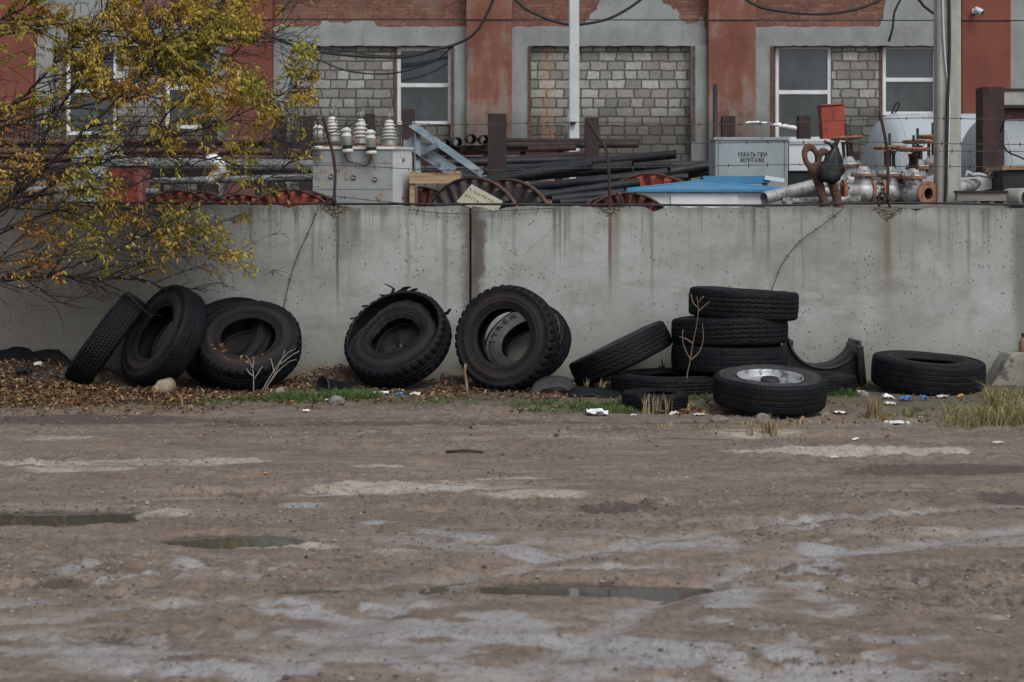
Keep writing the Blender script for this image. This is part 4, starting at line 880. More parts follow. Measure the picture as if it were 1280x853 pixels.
mb = MB(); mb.tube([(e0, yf, ze + .003), (rx0, ym, zr + .004), (rx1, ym, zr + .004), (e1, yf, ze + .003)], .012, 6); mb.build('ridge_cap', M['blue_roof'], t)
Y = 18.2; t = thing('blue_canopy', P(918, 225, Y), 'flat blue roof section behind the hipped kiosk roof', 'roof')
mb = MB(); a, b = P(877, 0, Y).x, P(960, 0, Y).x; mb.box(((a + b) / 2, Y, P(0, 225, Y).z), (b - a, .3, .085)); mb.build('sheet', M['blue_roof'], t)
mb = MB(); mb.box(P(968, 224, Y - .17), (.24, .03, .05), (0, .15, 0)); mb.build('torn_flashing', M['white_box'], t)
for px in (880, 956):
    mb = MB(); mb.box((P(px, 0, Y).x, Y, (P(0, 229, Y).z + YARD_Z) / 2), (.06, .06, P(0, 229, Y).z - YARD_Z)); mb.build('leg', M['grey_metal'], t)

# storage tanks
def tank(px_end, top, Y, R, L, mat, lab):
    t = thing('storage_tank', (P(px_end, 0, Y).x, Y, YARD_Z), lab, 'tank', 'horizontal grey storage tanks'); zc = P(0, top, Y).z - R; xe = P(px_end, 0, Y).x
    Mx = axis_matrix((xe, Y, zc), (1, 0, 0)); mb = MB(); dome = 0.45
    pr = [(R * math.sin(a * math.pi / 2 / 10), dome * (1 - math.cos(a * math.pi / 2 / 10))) for a in range(11)]; pr[0] = (0.001, 0)
    mb.lathe(pr + [(R, L - dome), (R * .9, L - .2), (.001, L)], 72, Mx); mb.build('shell', M[mat], t)
    for z in (dome, dome + 2.0):
        mb = MB(); mb.lathe([(R - .003, z - .02), (R + .006, z - .012), (R + .006, z + .012), (R - .003, z + .02)], 72, Mx); mb.build('weld_seam', M[mat], t)
    for z in (dome + .5, L - dome - .5):
        mb = MB(); mb.box((xe + z, Y, (zc - R * .6 + YARD_Z) / 2), (.2, R * 1.5, zc - R * .6 - YARD_Z)); mb.build('saddle', M['grey_metal'], t)
tank(1080, 142.5, 23.6, 1.12, 4.2, 'tank', 'pale grey domed storage tank behind the rusty valves')
tank(1199, 145, 21.6, 1.05, 4.5, 'tank_dark', 'darker grey storage tank behind the tall maroon post')
mb = MB(); mb.tube(spline([P(1115, 142, 23.5), P(1118, 133, 23.5), P(1122, 128, 23.5), P(1124, 132, 23.5), P(1119, 141, 23.5)], .03), .016, 8); tag(mb.build('lifting_hook', M['rust_dark']), 'small dark lifting loop standing on the pale tank', 'hook')
# valves
def valve(loc, yaw, k=1.0, wheel=True, face=False, lab='', tilt=0.0):
    rot = Euler((0, tilt, yaw)).to_matrix().to_4x4() @ Matrix.Diagonal((k, k, k, 1)); t = thing('gate_valve', loc, lab, 'valve', 'gate valves stacked behind the wall', rot)
    I = Matrix.Identity(4); Ry = Matrix.Rotation(R_(90), 4, 'Y')
    def part(mb, name, mat, par=None): return mb.build(name, M[mat], par or t, None, False)
    mb = MB(); mb.lathe([(.085, -.20), (.085, -.12), (.115, -.06), (.125, 0), (.115, .06), (.085, .12), (.085, .20)], 26, Ry); mb.lathe([(.105, 0), (.10, .10), (.095, .17)], 24); part(mb, 'body', 'silver')
    for s in (-1, 1):
        mb = MB(); mb.lathe([(.065, s * .205), (.145, s * .205), (.145, s * .235), (.065, s * .235)], 28, Ry, False, True); f = part(mb, 'flange', 'rust')
        mb = MB()
        for j in range(8):
            w = 2 * math.pi * (j + .5) / 8; mb.cyl((s * .175, .118 * math.cos(w), .118 * math.sin(w)), (s * .203, .118 * math.cos(w), .118 * math.sin(w)), .017, .017, 6)
        part(mb, 'bolts', 'silver', f)
        if s == 1 and face:
            mb = MB(); mb.lathe([(.065, .22), (.062, .05)], 24, Ry); part(mb, 'bore', 'rust_dark')
    mb = MB(); mb.lathe([(.001, .17), (.14, .17), (.14, .195), (.001, .195)], 28, None, False); part(mb, 'bonnet_flange', 'rust')
    mb = MB(); mb.lathe([(.135, .197), (.135, .215), (.085, .225), (.06, .27), (.045, .29), (.001, .29)], 26)
    for j in range(8):
        w = 2 * math.pi * j / 8; mb.cyl((.115 * math.cos(w), .115 * math.sin(w), .212), (.115 * math.cos(w), .115 * math.sin(w), .238), .016, .016, 6)
    part(mb, 'bonnet', 'silver')
    if wheel:
        mb = MB()
        for s in (-1, 1): mb.box((s * .045, 0, .36), (.03, .03, .16))
        mb.box((0, 0, .44), (.12, .05, .035)); part(mb, 'yoke', 'rust_dark')
        mb = MB(); mb.cyl((0, 0, .28), (0, 0, .66), .016, .016, 10); part(mb, 'stem', 'black_box')
        mb = MB(); Mz = Matrix.Translation((0, 0, .50)); mb.torus(Mz, .165, .018, 32, 8)
        for j in range(5):
            w = 2 * math.pi * j / 5; mb.tube([(0, 0, .485), (.09 * math.cos(w), .09 * math.sin(w), .49), (.16 * math.cos(w), .16 * math.sin(w), .50)], .013, 6)
        mb.lathe([(.035, .47), (.035, .505), (.02, .51)], 12); part(mb, 'handwheel', 'rust')
    return t
valve(P(1079, 240, 16.5), 0.0, 1.0, False, False, 'silver gate valve missing its handwheel, beside the eye rods')
valve(P(1112, 240, 16.55), R_(6), 1.0, True, False, 'silver gate valve whose rusty handwheel stands behind the bent wire post')
valve(P(1142, 243, 16.4), R_(-62), 1.0, True, True, 'silver gate valve showing its open rusty flanged bore')
valve(P(1062, 228, 17.3), R_(8), 1.05, True, False, 'silver gate valve behind the black bag, handwheel tilted', R_(-4))
valve(P(1147, 230, 17.4), R_(20), 1.0, True, False, 'silver gate valve with the higher handwheel behind the open bore')
valve(P(1166, 226, 17.5), R_(0), 1.05, True, False, 'silver gate valve right against the thick concrete pole')
# silver pipes and the platform they lie on
for a, b, r, y0, y1, lab in (((955, 248), (1030, 229), 8, 16.6, 17.0, 'longest silver pipe rising over the kiosk roof'), ((978, 252), (1075, 249), 4.2, 16.3, 16.3, 'thin silver pipe lying lowest along the wall top'), ((1030, 240), (1062, 239), 6, 16.9, 16.9, 'short silver pipe feeding the row of valves'),
                             ((1150, 241), (1180, 240), 6.5, 16.9, 16.9, 'silver pipe stub running behind the concrete pole'), ((1195, 237), (1224, 228), 8, 16.8, 17.1, 'silver pipe elbow lying on the white cover')):
    pipe(a, b, r / sc(y0), 'silver', lab, y0, y1, None, 'silver_pipe')
mb = MB(); mb.pipe(P(986, 258, 16.2), P(986, 247, 16.2), .045, .036, 14); tag(mb.build('pipe_stub', M['silver']), 'short upright silver pipe stub under the longest silver pipe', 'pipe')
PLZ = P(0, 257, 16.3).z - .048
t = thing('timber_platform', P(1080, 256, 16.7), 'grey timber platform carrying the valves and silver pipes', 'platform')
a, b = P(950, 0, 16.3).x, P(1276, 0, 16.3).x
for k in range(5):
    mb = MB(); mb.box(((a + b) / 2, 16.2 + k * .42, P(0, 257, 16.3).z - .02), (b - a, .38, .05)); mb.build('deck_board', M['grey_timber'], t)
for k in range(6):
    for y in (16.25, 17.8):
        mb = MB(); mb.box((a + .1 + (b - a - .2) * k / 5, y, (PLZ + YARD_Z) / 2), (.1, .1, PLZ - YARD_Z)); mb.build('leg', M['grey_timber'], t)
# eye rods with a black bag
def eye_rod(p0, p1, lab, mat):
    t = thing('eye_rod', P(*p0, 16.0), lab, 'rigging rod', 'rusty rigging rods with forged eyes'); a, b = P(*p0, 16.0), P(*p1, 16.05); d = (b - a).normalized()
    mb = MB(); mb.tube([a - d * .9, a, a + (b - a) * .55, a + (b - a) * .6, a + (b - a) * .78], [.05, .05, .052, .075, .078], 12); mb.build('shank', M[mat], t)
    mb = MB(); Mx = axis_matrix(a + (b - a) * .9, Vector((0.25, -1, 0.1))); yv = (Mx.to_3x3().inverted() @ d); ang = math.atan2(yv.y, yv.x)
    mb.torus(Mx @ Matrix.Rotation(ang, 4, 'Z') @ Matrix.Diagonal((1.5, 1, 1, 1)), .075, .030, 28, 10); mb.build('eye', M[mat], t)
eye_rod((1031, 256), (1012, 190), 'rusty rod with a forged eye leaning up beside the black bag', 'rust_brown')
eye_rod((1049, 258), (1030, 196), 'rusty rod whose eye is covered by the black bag', 'rust_brown')
mb = MB(); rngl = random.Random(5); n = 20; prof = [(.035, .30), (.022, .24), (.05, .20), (.075, .14), (.11, .08), (.125, .02), (.15, -.05), (.145, -.11), (.15, -.17), (.10, -.23), (.005, -.22)]; vs = []
for i, (r, z) in enumerate(prof):
    for j in range(n):
        w = 2 * math.pi * j / n; q = r * (1 + (.20 * math.sin(3 * w + .5 * i) + .16 * math.sin(7 * w - .8 * i)) * (r > .04) + rngl.uniform(-.14, .14)); vs.append((q * math.cos(w) * .95, q * math.sin(w) * .5, z + rngl.uniform(-.012, .012)))
Mx = Matrix.Translation(P(1040, 206, 15.9)) @ Euler((0, R_(12), 0)).to_matrix().to_4x4() @ Matrix.Diagonal((.82, .82, .88, 1))
mb.add(vs, [(i * n + j, i * n + (j + 1) % n, (i + 1) * n + (j + 1) % n, (i + 1) * n + j) for i in range(len(prof) - 1) for j in range(n)], True, Mx)
b_ = MB(); b_.v, b_.f, b_.sm, b_.mi = mb.v, mb.f, mb.sm, mb.mi
t = thing('black_bag', P(1040, 205, 15.9), 'crumpled black plastic bag tied over the rusty rods', 'plastic bag'); b_.build('sack', M['plastic_black'], t)
mb = MB(); mb.tube(spline([P(1041, 186, 15.9), P(1037, 180, 15.9), P(1030, 177, 15.9)], .03), [.022] * 2 + [.015] * 40 if False else .016, 7); mb.tube([P(1042, 188, 15.9), P(1041, 179, 15.9)], .02, 7); mb.build('tied_end', M['plastic_black'], t)
# right-hand clutter
t = thing('white_cover', P(1228, 245, 17.0), 'white folded sheet metal cover beside the concrete pole', 'cover'); Y = 17.0
q = [(1198, 222), (1253, 222), (1253, 234), (1212, 241), (1198, 241)]
mb = MB(); mb.prism([(P(p, 0, Y).x, P(0, r, Y).z) for p, r in q][::-1], Y, Y + .5); mb.build('sheet', M['white_box'], t)
mb = MB(); mb.tube(spline([P(1207, 222, 16.9), P(1209, 215, 16.9), P(1216, 219, 16.9), P(1224, 218, 16.9), P(1233, 221, 16.9)], .03), .022, 8); mb.build('hose', M['tank'], t)
mb = MB(); c = P(1239, 219.5, 16.9); mb.torus(axis_matrix(c, (0.2, -1, 0)), .028, .012, 18, 8); mb.build('ring', M['rust'], t)
mb = MB(); mb.cyl(P(1208, 222, 16.9), P(1208, 215, 16.9), .018, .018, 8); mb.cyl(P(1205, 217, 16.9), P(1212, 217, 16.9), .014, .014, 8); mb.build('tap', M['rust'], t)
t = thing('timber_rack', P(1225, 256, 16.2), 'low grey timber rail on short legs beside the pole', 'rack'); Y = 16.05
mb = MB(); mb.box(P(1226, 246, Y), (62 / sc(Y), .08, 11 / sc(Y))); mb.build('rail', M['grey_timber'], t)
mb = MB(); mb.box(P(1226, 240, Y), (64 / sc(Y), .12, 2.6 / sc(Y))); mb.build('cap_strip', M['black_box'], t)
for px in (1222, 1239, 1256):
    mb = MB(); a = P(px, 251.5, Y); mb.box((a.x, Y, (a.z + PLZ) / 2), (.045, .06, a.z - PLZ)); mb.build('leg', M['grey_timber'], t)
t = thing('black_crate', P(1270, 250, 16.9), 'black crate with a rough timber lid by the maroon post', 'crate'); Y = 16.6
mb = MB(); a = P(1254, 212, Y); b = P(1310, 258, Y); mb.box(((a.x + b.x) / 2, Y + .25, (a.z + b.z) / 2), (b.x - a.x, .5, a.z - b.z)); mb.build('body', M['black_box'], t)
mb = MB(); mb.box(((a.x + b.x) / 2, Y + .24, a.z + .025), (b.x - a.x + .05, .58, .05), (0, R_(-2), 0)); mb.build('lid', M['timber'], t)
t = thing('motor_casing', P(1272, 250, 16.1), 'grey round motor casing resting on the wall platform', 'motor'); c = P(1274, 248, 16.0)
mb = MB(); mb.lathe([(.05, -.12), (.105, -.12), (.112, -.09), (.112, .16), (.07, .2), (.001, .2)], 24, axis_matrix(c, (-0.4, 0.9, 0))); mb.build('casing', M['pole'], t)
mb = MB(); mb.lathe([(.001, -.06), (.055, -.06), (.055, -.125), (.085, -.125)], 20, axis_matrix(c, (-0.4, 0.9, 0))); mb.build('bore', M['black_box'], t)
mb = MB(); a = P(1252, 0, 21).x; b = P(1400, 0, 21).x
t = thing('beam_gantry', P(1270, 120, 21.2), 'grey concrete beam on dark red steel past the maroon post', 'beam')
mb.box(((a + b) / 2, 21.2, P(0, 122, 21).z), (b - a, .3, 18 / sc(21))); mb.build('concrete_beam', M['pole'], t)
mb = MB(); mb.box(((a + b) / 2, 21.2, P(0, 112, 21).z), (b - a, .34, 3 / sc(21))); mb.build('top_strip', M['black_box'], t)
mb = MB(); mb.box(((a + b) / 2, 21.2, P(0, 133, 21).z), (b - a, .34, 4 / sc(21))); mb.build('bottom_strip', M['black_box'], t)
mb = MB(); mb.box(((a + b) / 2, 21.3, P(0, 142, 21).z), (b - a, .2, 13 / sc(21))); mb.build('red_beam', M['dark_red'], t)
for px in (1256, 1390):
    mb = MB(); q = P(px, 149, 21); mb.box((q.x, 21.35, (q.z + YARD_Z) / 2), (.16, .16, q.z - YARD_Z)); mb.build('leg', M['rust_dark'], t)
mb = MB(); mb.tube(spline([P(1251, 165, 17.4), P(1256, 150, 17.3), P(1264, 145, 17.3)], .03), .012, 6); mb.tube(spline([P(1251, 177, 17.4), P(1260, 190, 17.2), P(1276, 197, 17.1), P(1290, 205, 17.1)], .05), .012, 6)
tag(mb.build('loose_cable', M['cable']), 'loose black cable curling off the tall maroon post', 'cable')
# white foil strip caught on the wire
pts = spline([P(931, 154, 15.62), P(945, 153, 15.6), P(960, 155, 15.62), P(975, 157, 15.6), P(985, 159, 15.62), P(996, 161, 15.6)], .03); mb = MB(); vs = []
for i, p in enumerate(pts):
    w = .006 + .012 * abs(math.sin(i * 1.3)) + (.012 if i > len(pts) * .5 else 0); vs += [p + Vector((0, random.uniform(-.01, .01), w)), p + Vector((0, random.uniform(-.012, .012), -w * .7))]
mb.add(vs, [(2 * i, 2 * i + 1, 2 * i + 3, 2 * i + 2) for i in range(len(pts) - 1)], True)
o = tag(mb.build('plastic_strip', M['plastic_white']), 'torn white plastic strip caught on the top barbed wire', 'plastic strip'); so = o.modifiers.new('thickness', 'SOLIDIFY'); so.thickness = .006

# barbed wire on bent rods set in the wall top
def rod(pts, lab, loop):
    t = thing('wire_post', P(pts[-1][0], 262, 15.6), lab, 'wire post', 'bent steel rods carrying the barbed wire')
    mb = MB(); mb.tube(spline([P(p, q, 15.6) for p, q in pts], .05), .0165, 10); mb.build('rod', M['rust_dark'], t)
    mb = MB(); mb.tube(spline([P(p, q, 15.55) for p, q in loop], .02), .016, 8); mb.build('loop', M['cable'], t)
rod([(404, 147), (410, 170), (416, 192), (419, 215), (418, 245), (419, 268)], 'bent dark rod in front of the grey transformer', [(412, 262), (409, 254), (411, 249), (417, 249), (420, 255), (424, 265), (427, 275)])
rod([(734, 150), (748, 172), (758, 188), (761, 215), (762, 245), (762, 268)], 'bent rusty rod above the brown streak, by the slim pale pole', [(770, 242), (776, 246), (777, 254), (774, 262), (770, 266)])
rod([(1099, 139), (1105, 165), (1109, 190), (1110, 220), (1110, 250), (1115, 266)], 'bent dark rod in front of the rusty valves', [(1102, 264), (1098, 254), (1099, 244), (1104, 241), (1109, 246), (1111, 252)])
def barbed(pts, lab, step=0.155, r=0.0045):
    t = thing('barbed_wire', pts[0], lab, 'barbed wire', 'barbed wire along the wall'); pl = spline(pts, .1); mb = MB(); mb.tube(pl, r, 5); mb.build('strand', M['wire'], t)
    mb = MB(); acc = 0
    for a, b in zip(pl[:-1], pl[1:]):
        acc += (b - a).length
        if acc > step:
            acc = 0; d = (b - a).normalized()
            for _ in range(2):
                u = Vector((random.uniform(-1, 1), random.uniform(-1, 1), random.uniform(-1, 1))); u = (u - d * u.dot(d)).normalized() * .026; mb.tube([a - u, a, a + u], [.0025, .006, .0025], 4)
    mb.build('barb', M['wire'], t)['kind'] = 'stuff'
Wp = lambda a: [P(p, q, 15.6) for p, q in a]
barbed(Wp([(-80, 150), (150, 152), (404, 150), (560, 156), (734, 153), (900, 156), (1099, 149), (1180, 148), (1300, 152)]), 'topmost strand of barbed wire above the wall')
barbed(Wp([(-80, 205), (200, 208), (417, 207), (560, 213), (758, 210), (1000, 206), (1110, 208), (1300, 209)]), 'lower strand of barbed wire above the wall')
barbed(Wp([(760, 180), (900, 179), (960, 178), (1106, 178), (1190, 180), (1300, 181)]), 'middle strand of barbed wire crossing the stencilled cabinet')
barbed(Wp([(1109, 189), (1180, 189), (1300, 190)]), 'short strand of barbed wire crossing the grey tanks')
barbed(Wp([(391, 244), (420, 246), (500, 254), (560, 256)]), 'slack strand of barbed wire crossing the foot of the transformer')
barbed([P(398, 258, 15.47), P(390, 280, 15.46), P(372, 320, 15.46), P(362, 350, 15.46), P(354, 388, 15.45)], 'loose end of barbed wire hanging down the wall near the tree')
barbed([P(1055, 260, 15.47), P(1030, 280, 15.46), P(1000, 302, 15.46), P(978, 330, 15.46), P(964, 364, 15.42)], 'loose end of barbed wire hanging down the wall above the stacked tyres')
barbed([P(510, 262, 15.47), P(560, 267, 15.46), P(620, 264, 15.46), P(700, 260, 15.47)], 'loose strand of barbed wire drooping over the wall joint')
mb = MB(); mb.tube(spline([P(-60, 253, 15.62), P(390, 255.0, 15.62), P(640, 255.6, 15.62), P(950, 257, 15.62), P(1060, 254.5, 15.62), P(1160, 254, 15.62), P(1300, 257, 15.62)], .2), .013, 7)
tag(mb.build('wall_cable', M['cable']), 'black cable lying along the top of the concrete wall', 'cable')
# ------------------------------------------------------------------ tyres
NT = 384
TH = np.arange(NT) * 2 * math.pi / NT
def grid_obj(name, pos, mat, parent):
    k, n, _ = pos.shape; me = bpy.data.meshes.new(name); i = np.arange(k * n).reshape(k, n); r = np.roll(i, -1, 1)
    f = np.stack([i[:-1], r[:-1], r[1:], i[1:]], -1).reshape(-1, 4)
    me.vertices.add(k * n); me.vertices.foreach_set('co', pos.astype(np.float32).ravel())
    me.loops.add(f.size); me.loops.foreach_set('vertex_index', f.astype(np.int32).ravel())
    me.polygons.add(len(f)); me.polygons.foreach_set('loop_start', np.arange(0, f.size, 4, dtype=np.int32)); me.polygons.foreach_set('use_smooth', np.ones(len(f), bool))
    me.update(calc_edges=True); me.materials.append(mat)
    o = bpy.data.objects.new(name, me); col.objects.link(o); o.parent = parent; return o
def tread_depth(pat, th, u, seed):
    """0..1 groove depth at angle th and width fraction u in -1..1"""
    d = np.zeros(np.broadcast(th, u).shape)
    def groove(c, w): return np.clip((w - np.abs(u - c)) / (w * 0.35), 0, 1)
    def saw(k, ph): 
        x = (th * k / (2 * math.pi) + ph) % 1.0; return x
    zz = 0.09 * (np.abs(saw(46, 0) * 2 - 1) - .5)
    if pat == 'rib':
        for c in (-.52, -.18, .18, .52): d = np.maximum(d, .8 * groove(c + zz, 0.045))
        d = np.maximum(d, 0.7 * (saw(92, u * 0.9) < 0.2) * (np.abs(u) > .55)); d = np.maximum(d, .35 * (saw(92, u * 1.4) < .2))
    elif pat == 'block':
        for c in (-.6, -.2, .2, .6): d = np.maximum(d, groove(c + zz * .7, 0.07))
        d = np.maximum(d, 0.85 * (saw(64, np.abs(u) * 0.9 + .2 * np.sign(u)) < 0.22))
    elif pat == 'lug':
        d = np.maximum(d, groove(zz * 1.5, 0.06)); 
        d = np.maximum(d, 1.0 * (saw(38, np.sign(u) * .25 + np.abs(u) * .35) < 0.36) * (np.abs(u) > .30))
        d = np.maximum(d, groove(.34 + zz, .05) + 0 * u); d = np.maximum(d, groove(-.34 - zz, .05))
    elif pat == 'fine':
        for c in np.linspace(-.75, .75, 6): d = np.maximum(d, groove(c + zz * .5, 0.045))
        d = np.maximum(d, 0.8 * (saw(96, np.floor((u + 1) * 3.4) * .37 + u * .5) < 0.24))
    elif pat == 'car':
        for c in (-.35, 0, .35): d = np.maximum(d, groove(c, 0.06))
        d = np.maximum(d, 0.7 * (saw(72, np.abs(u) * 1.2) < 0.2) * (np.abs(u) > .4))
    elif pat == 'bald':
        for c in (-.4, 0, .4): d = np.maximum(d, 0.3 * groove(c + zz * .5, 0.04))
        d = np.maximum(d, .25 * (saw(80, u * .8) < .2) * (np.abs(u) > .5))
    return d
def tyre(px, Yc, n, R, W, bead, pat, lab, seed, side='side', side_back=None, sink=0.015, base=None, groove=0.016, warp=1.0, torn=False, group='old tyres dumped along the wall', name='tyre', zc=None):
    n = Vector(n).normalized(); low = R * math.sqrt(max(0, 1 - n.z ** 2)) + W / 2 * abs(n.z)
    x = (px - CX) / sc(Yc); c = Vector((x, Yc, 0)); c.z = zc if zc is not None else ((base if base is not None else 0.03) + low - sink)
    t = thing(name, c, lab, 'tyre', group, Matrix.Translation(-c) @ axis_matrix(c, n)); t.matrix_world = axis_matrix(c, n); bpy.context.view_layer.update()
    r_ = np.random.default_rng(seed); p1, p2, p3 = r_.uniform(0, 6.28, 3)
    def warped(r, z, dr=0.0):
        rr = r * (1 + warp * (0.007 * np.cos(2 * TH + p1) + 0.003 * np.cos(3 * TH + p2))) + dr
        zz = z + warp * (0.005 * np.cos(2 * TH + p3) + 0.002 * np.cos(5 * TH + p1)) * np.ones_like(r)
        return np.stack([rr * np.cos(TH), rr * np.sin(TH), zz * np.ones(NT)], -1)
    def rings(prof): return np.stack([warped(np.full(NT, a), np.full(NT, b)) for a, b in prof])
    # tread with its grooves cut in, rounded into the shoulders
    us = np.linspace(-1, 1, 41); rows = []
    for u in us:
        d = tread_depth(pat, TH, np.full(NT, u), seed); crown = 0.010 * u * u + 0.012 * max(0, abs(u) - .88) / .12
        wear = 0.006 * fbm(TH * 6, np.full(NT, u * 3.0), seed, 3); rows.append(warped(R - crown - groove * d - wear + .003, np.full(NT, u * .455 * W)))
    sh = [(R - .03, .475 * W), (R - .047, .487 * W)]
    if pat in ('lug', 'block', 'fine'):                 # lugs wrap on to the shoulder
        k = (TH * (38 if pat == 'lug' else 64) / (2 * math.pi) + .4) % 1.0 < .34
        shr = [warped(np.where(k, R - .042, R - .027), np.full(NT, .472 * W)), warped(np.full(NT, R - .05), np.full(NT, .487 * W))]
    else: shr = [warped(np.full(NT, a), np.full(NT, b)) for a, b in sh]
    neg = [q * np.array([1, 1, 1]) for q in ([warped(np.full(NT, R - .05), np.full(NT, -.487 * W))] + [warped(np.full(NT, R - .028), np.full(NT, -.472 * W))])]
    grid_obj('tread', np.stack(neg + rows + shr), M['tread'], t)
    H = R - .05 - bead
    def sidewall(s):
        pr = [(R - .05, .487), (R - .056, .492), (R - .062, .470), (R - .05 - .12 * H, .456), (R - .05 - .26 * H, .468), (R - .05 - .29 * H, .482), (R - .05 - .38 * H, .503), (R - .05 - .46 * H, .512), (R - .05 - .48 * H, .503), (R - .05 - .60 * H, .500), (R - .05 - .63 * H, .506), (R - .05 - .67 * H, .484), (R - .05 - .78 * H, .435), (R - .05 - .81 * H, .445), (R - .05 - .84 * H, .425), (bead + .020, .385), (bead + .008, .39), (bead, .37), (bead, .31), (bead + .014, .29)]
        return [(a, s * b * W) for a, b in pr]
    if torn:
        k = np.clip((np.sin(TH - R_(8)) + .6) / 1.2, 0, 1); k = k * k * (3 - 2 * k); rows = []
        for a, b in sidewall(1):
            q = (a - bead) / (R - .05 - bead); rr = a - k * (.055 + .02 * np.sin(TH * 3)) * q - k * .015 + .004 * np.sin(TH * 17) * k; zz = b - k * (.085 + .015 * np.sin(TH * 2 + 1))
            rows.append(warped(rr, zz))
        grid_obj('sidewall', np.stack(rows), M[side], t)
        grid_obj('torn_edge', rings([(R - .05, .487 * W), (R - .062, .48 * W), (R - .05, .40 * W), (R - .045, 0), (R - .05, -.36 * W)]), M['liner'], t)
        backing = [(R - .055, -.45 * W), (bead + .06, -.40 * W), (bead - .02, -.36 * W), (bead - .10, -.30 * W), (bead - .17, -.36 * W), (.015, -.33 * W)]
        grid_obj('dark_hole_backing', np.stack([warped(np.full(NT, a), b + .016 * np.sin(TH * 3 + a * 20) + .010 * np.sin(TH * 7 + a * 50)) for a, b in backing]), M['liner'], t)  # added rubber disc closing the hole to keep its centre dark
    else: grid_obj('sidewall', rings(sidewall(1)), M[side], t)
    grid_obj('sidewall', rings(sidewall(-1)), M[side_back or side], t)
    grid_obj('inner_liner', rings([(bead + .014, .29 * W), (bead + .05, .38 * W), (R - .05 - .4 * H, .455 * W), (R - .075, .42 * W), (R - .05, .30 * W), (R - .043, 0), (R - .05, -.30 * W), (R - .075, -.42 * W), (R - .05 - .4 * H, -.455 * W), (bead + .05, -.40 * W), (bead + .014, -.31 * W)] if not torn else
                               [(R - .046, .0), (R - .05, -.30 * W), (R - .075, -.42 * W), (R - .05 - .4 * H, -.455 * W), (bead + .05, -.40 * W), (bead + .014, -.31 * W)]), M['liner'], t)
    return t
tyre(132, 14.78, (-.79, -.16, .58), .525, .27, .29, 'fine', 'tyre with fine block tread, leaning first in the row by the leaf bank', 1, warp=.6)
tyre(205, 14.72, (-.66, -.58, .46), .535, .29, .29, 'bald', 'tyre leaning between the fine tread tyre and the mud filled one', 2, 'side_brown')
tyre(285, 15.12, (-.15, -.72, .66), .52, .24, .28, 'rib', 'tyre almost hidden, only its top edge showing behind the knobbly tyre', 3)
t4 = tyre(311, 14.80, (.06, -.66, .75), .53, .29, .27, 'lug', 'knobbly tyre lying back with dry leaves caught in its rim', 4, 'side_brown')
t5 = tyre(497, 14.72, (-.30, -.70, .64), .54, .30, .255, 'lug', 'torn tyre with its sidewall ripped away at the top', 5, 'side', torn=True, name='torn_tyre')
tyre(634, 14.44, (-.36, -.91, .20), .525, .28, .28, 'lug', 'big upright truck tyre with a pale ring, framing another tyre through its hole', 6, 'side_brown', groove=.02, warp=.4)
t7 = tyre(659, 15.06, (-.40, -.64, .64), .465, .235, .255, 'rib', 'grey lettered tyre leaning on the wall behind the big upright tyre', 7, 'side_pale', 'side')
tyre(776, 14.86, (-.43, .07, .90), .535, .27, .29, 'rib', 'tyre tilted up against the stack with its tread facing the yard', 8, 'side_grey', 'side')
tyre(833, 14.40, (0.0, -.01, 1), .54, .20, .29, 'rib', 'flat tyre under the stack behind the small car tyre', 9, 'side')
tyre(1002, 14.46, (0.0, 0.01, 1), .54, .19, .29, 'rib', 'flat tyre under the stack beneath the black wheel arch', 15, 'side')
tyre(909, 14.62, (0.0, .02, 1), .555, .275, .29, 'bald', 'bottom smooth tyre of the three stacked ones', 10, 'side', base=.212, sink=0)
tyre(912, 14.62, (-.035, .02, 1), .575, .275, .29, 'rib', 'middle tyre of the three stacked ones, with ribbed tread', 11, 'side', base=.472, sink=0)
tyre(929, 14.64, (.055, .01, 1), .545, .29, .29, 'rib', 'topmost tyre of the three stacked ones', 12, 'side', base=.715, sink=0)
tyre(818.5, 13.36, (0.02, -.02, 1), .302, .15, .185, 'car', 'small car tyre lying flat among dry grass', 13, 'side_brown', groove=.008, sink=.03)
t14 = tyre(962, 13.14, (.02, -.115, .99), .505, .265, .29, 'bald', 'tyre lying flat with a silver wheel rim inside', 14, 'side_grey', 'side', sink=.02)
tyre(1160, 14.42, (.05, -.06, .99), .55, .30, .27, 'bald', 'brown worn tyre lying flat near the sloped footing block', 16, 'side_brown', sink=.0)
# silver rim
def local_lathe(prof, name, mat, parent, n=64, smooth=True, close=False):
    mb = MB(); mb.lathe(prof, n, None, smooth, close); o = mb.build(name, M[mat], None); o.parent = parent; return o
wz = .29 * .29
rim = local_lathe([(.296, .112), (.300, .116), (.298, .124), (.288, .118), (.282, .1), (.272, .07), (.26, .055), (.22, .062), (.17, .045), (.12, .05), (.10, .052), (.001, .052)], 'rim', 'rim', t14)
local_lathe([(.085, .05), (.085, .095), (.07, .11), (.03, .112), (.001, .112)], 'hub', 'black_box', rim, 30)
mb = MB()
for j in range(10):
    w = 2 * math.pi * j / 10; mb.cyl((.145 * math.cos(w), .145 * math.sin(w), .045), (.145 * math.cos(w), .145 * math.sin(w), .062), .014, .012, 8)
o = mb.build('wheel_nut', M['grey_metal']); o.parent = rim; o['kind'] = 'stuff'
mb = MB(); mb.cyl((.262, -.05, .06), (.268, -.05, .12), .006, .005, 6); o = mb.build('air_valve', M['black_box']); o.parent = rim
# raised lettering on the grey tyre
mb = MB(); Wd = .235
for k, ch in enumerate('TYREX'):
    vs, fs = text_mesh(ch, .10, .003); th = R_(192 - k * 15.5); r = .255 + .088
    mb.add(vs, fs, False, Matrix.Translation((r * math.cos(th), r * math.sin(th), .512 * Wd + .004)) @ Matrix.Rotation(th - math.pi / 2, 4, 'Z') @ Matrix.Diagonal((1.05, 1, 1, 1)))
o = mb.build('lettering', M['ink']); o.parent = t7
